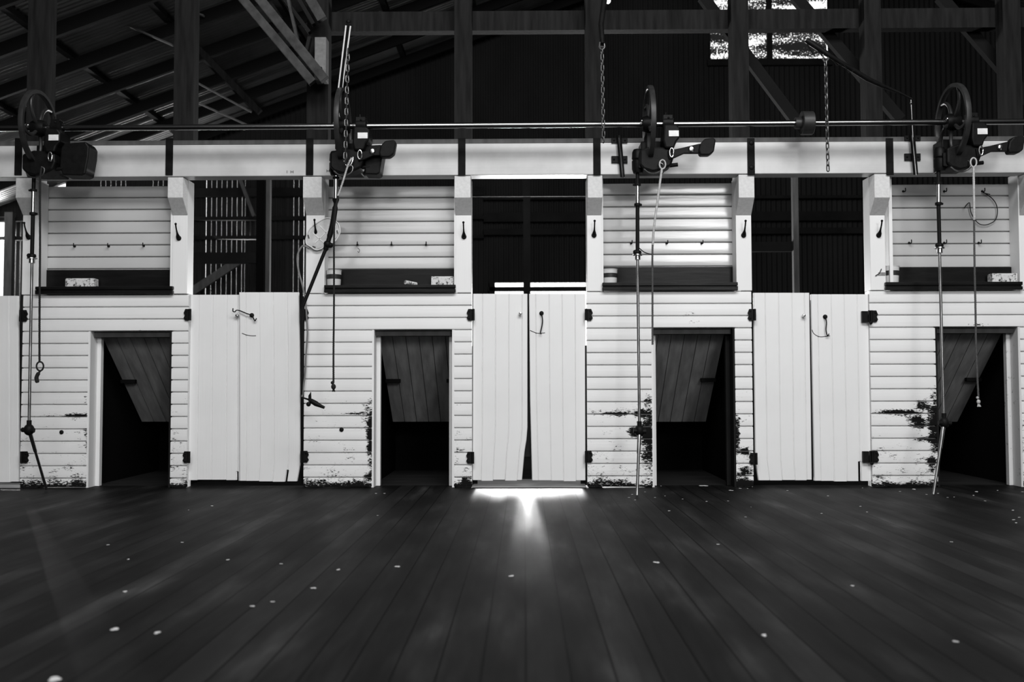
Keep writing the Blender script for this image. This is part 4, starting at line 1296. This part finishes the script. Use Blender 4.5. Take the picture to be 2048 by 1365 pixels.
# ------------------------------------------------------------------ plastic guard and cable at the second stand
gpts = [(612, 478), (620, 457), (646, 439), (660, 437), (676, 447), (680, 463), (676, 474), (668, 484), (652, 489), (644, 497), (632, 500), (622, 494), (613, 488)]
gd = thing('plastic_guard', 'pale translucent plastic guard with slots hanging on a hook beside the second recess', 'plastic guard', at(640, 498, D - 0.02))
q = MB()
q.prism([(at(a, c, D - 0.015).x, at(a, c, D - 0.015).z) for a, c in gpts][::-1], D - 0.024, D - 0.009)
obj('shell', q, M['plastic'], gd, bevel=0.006)
q = MB(); q.tube(smooth_path([at(a, c, D - 0.025) for a, c in gpts + gpts[:1]], 4), 0.004, 8)
obj('rim', q, M['plate'], gd, smooth=True)
for (a, c) in (((625, 493), (631, 495)), ((674, 461), (675, 467)), ((616, 470), (618, 477))):
    q = MB(); q.bar(at(a[0], a[1], D - 0.0265), at(c[0], c[1], D - 0.0265), 0.006, 0.006)
    obj('slot', q, M['dark_band'], gd)
for (a, c) in (((626, 466), (650, 488)), ((640, 452), (662, 476)), ((630, 486), (668, 450))):
    q = MB(); q.bar(at(a[0], a[1], D - 0.0245), at(c[0], c[1], D - 0.0245), 0.005, 0.004)
    obj('rib', q, M['plate'], gd)
q = MB(); q.tube(smooth_path([at(a, c, D - 0.03) for a, c in ((618, 497), (606, 492), (597, 505), (595, 520), (598, 545), (606, 575), (611, 605), (614, 645), (615, 670), (612, 710), (610, 750), (604, 795))], 6), 0.0055, 8)
tag(obj('cable', q, M['cable'], org=at(606, 600, D - 0.03), smooth=True), 'grey cable curving down beside the second stand from the plastic guard', 'cable')

# nails and round knots in the boards
for px, py, lb in ((123, 865, 'dark round peg in the boards of the leftmost stand'), (683, 860, 'dark square peg in the boards of the second stand')):
    q = MB(); q.ball(at(px, py, D - 0.001), 0.014, 10, 0.5, (0, 1, 0))
    tag(obj('peg', q, M['iron'], org=at(px, py, D), smooth=True), lb, 'peg')

# bright spot of unknown origin at the top edge, built as a glowing ball
q = MB(); p = at(1216, 1, 7.5); q.ball(p, 0.022, 10, 1.2)
lb_ = thing('bright_spot', 'small glowing spot at the top edge of the picture', 'light bulb', p)
em, t, N, L, B = nt('spot_glow')
B.inputs['Emission Color'].default_value = g(1); B.inputs['Emission Strength'].default_value = 1.2
obj('glow_ball', q, em, lb_, smooth=True)
q = MB(); q.cyl(p + Vector((0, 0, 0.02)), p + Vector((0, 0, 0.06)), 0.012, seg=10); q.cyl(p + Vector((0, 0, 0.06)), (p.x, p.y, roof_z(p.x)), 0.003, seg=6)  # cap and cord added to carry the glowing ball
obj('added_cord', q, M['iron'], lb_, smooth=True)

# ------------------------------------------------------------------ wool scraps on the floor
SCR = None
def scrap(px, py, s, label='tiny pale wool scrap lying on the dark floorboards', grp='wool scraps on the floor', flat=0.5):
    global SCR
    p = floor_at(px, py)
    if SCR is None:
        q = MB()
        for k in range(5):
            q.ball((random.uniform(-0.6, 0.6), random.uniform(-0.5, 0.5), 0.35), random.uniform(0.35, 0.6), 8, 0.6)
        SCR = obj('wool_scrap', q, M['wool'], None, smooth=True); o = SCR
    else:
        o = SCR.copy(); COL.objects.link(o)
    o.location = (p.x, p.y, 0.0)
    o.scale = (s, s * random.uniform(0.7, 1.1), s * flat)
    o.rotation_euler = (0, 0, random.uniform(0, 6.28))
    tag(o, label, 'wool scrap', grp)
for px, py, s in ((795, 1135, .011), (1023, 1154, .012), (677, 1141, .010), (627, 1178, .010), (250, 1185, .009), (456, 1121, .008), (364, 1086, .007), (216, 1091, .007), (257, 1120, .008), (377, 1021, .006), (424, 1013, .010),
                  (562, 1129, .007), (752, 988, .008), (769, 988, .008), (755, 1032, .006), (1313, 1127, .014), (1338, 1023, .008), (1528, 1273, .011), (1436, 1090, .007), (1413, 1004, .008), (1456, 1003, .006), (1575, 982, .007), (1656, 993, .008),
                  (1721, 1014, .008), (1643, 1028, .006), (1734, 1025, .006), (1705, 1173, .007), (1911, 1285, .008), (2026, 1022, .010), (2027, 1041, .009), (2032, 1047, .009), (2038, 1036, .007), (1995, 982, .008), (1970, 1003, .007), (1903, 1085, .007),
                  (1876, 988, .008), (1853, 990, .007), (1908, 995, .006), (1895, 996, .006), (2045, 985, .008), (1365, 999, .006), (1330, 993, .006), (1264, 990, .008), (1258, 996, .007), (1270, 1001, .007), (1290, 985, .006), (1310, 996, .006), (1725, 977, .006),
                  (1480, 978, .010), (1495, 978, .008), (1322, 973, .006), (314, 1268, .012), (505, 1214, .008), (110, 1362, .018), (230, 1261, .014), (545, 1205, .007), (1491, 1035, .006), (1502, 1015, .005), (1947, 992, .009), (1800, 984, .007)):
    scrap(px, py, s)
scrap(1407, 973, .030, 'largest pale wool tuft at the foot of the third chute', 'wool scraps on the floor', 0.25)
scrap(1462, 982, .016, 'flat pale wool tuft right of the third chute', 'wool scraps on the floor', 0.3)
scrap(1828, 980, .018, 'pale wool tuft at the foot of the rightmost stand', 'wool scraps on the floor', 0.4)
scrap(1953, 985, .016, 'pale wool tuft in front of the rightmost chute', 'wool scraps on the floor', 0.4)
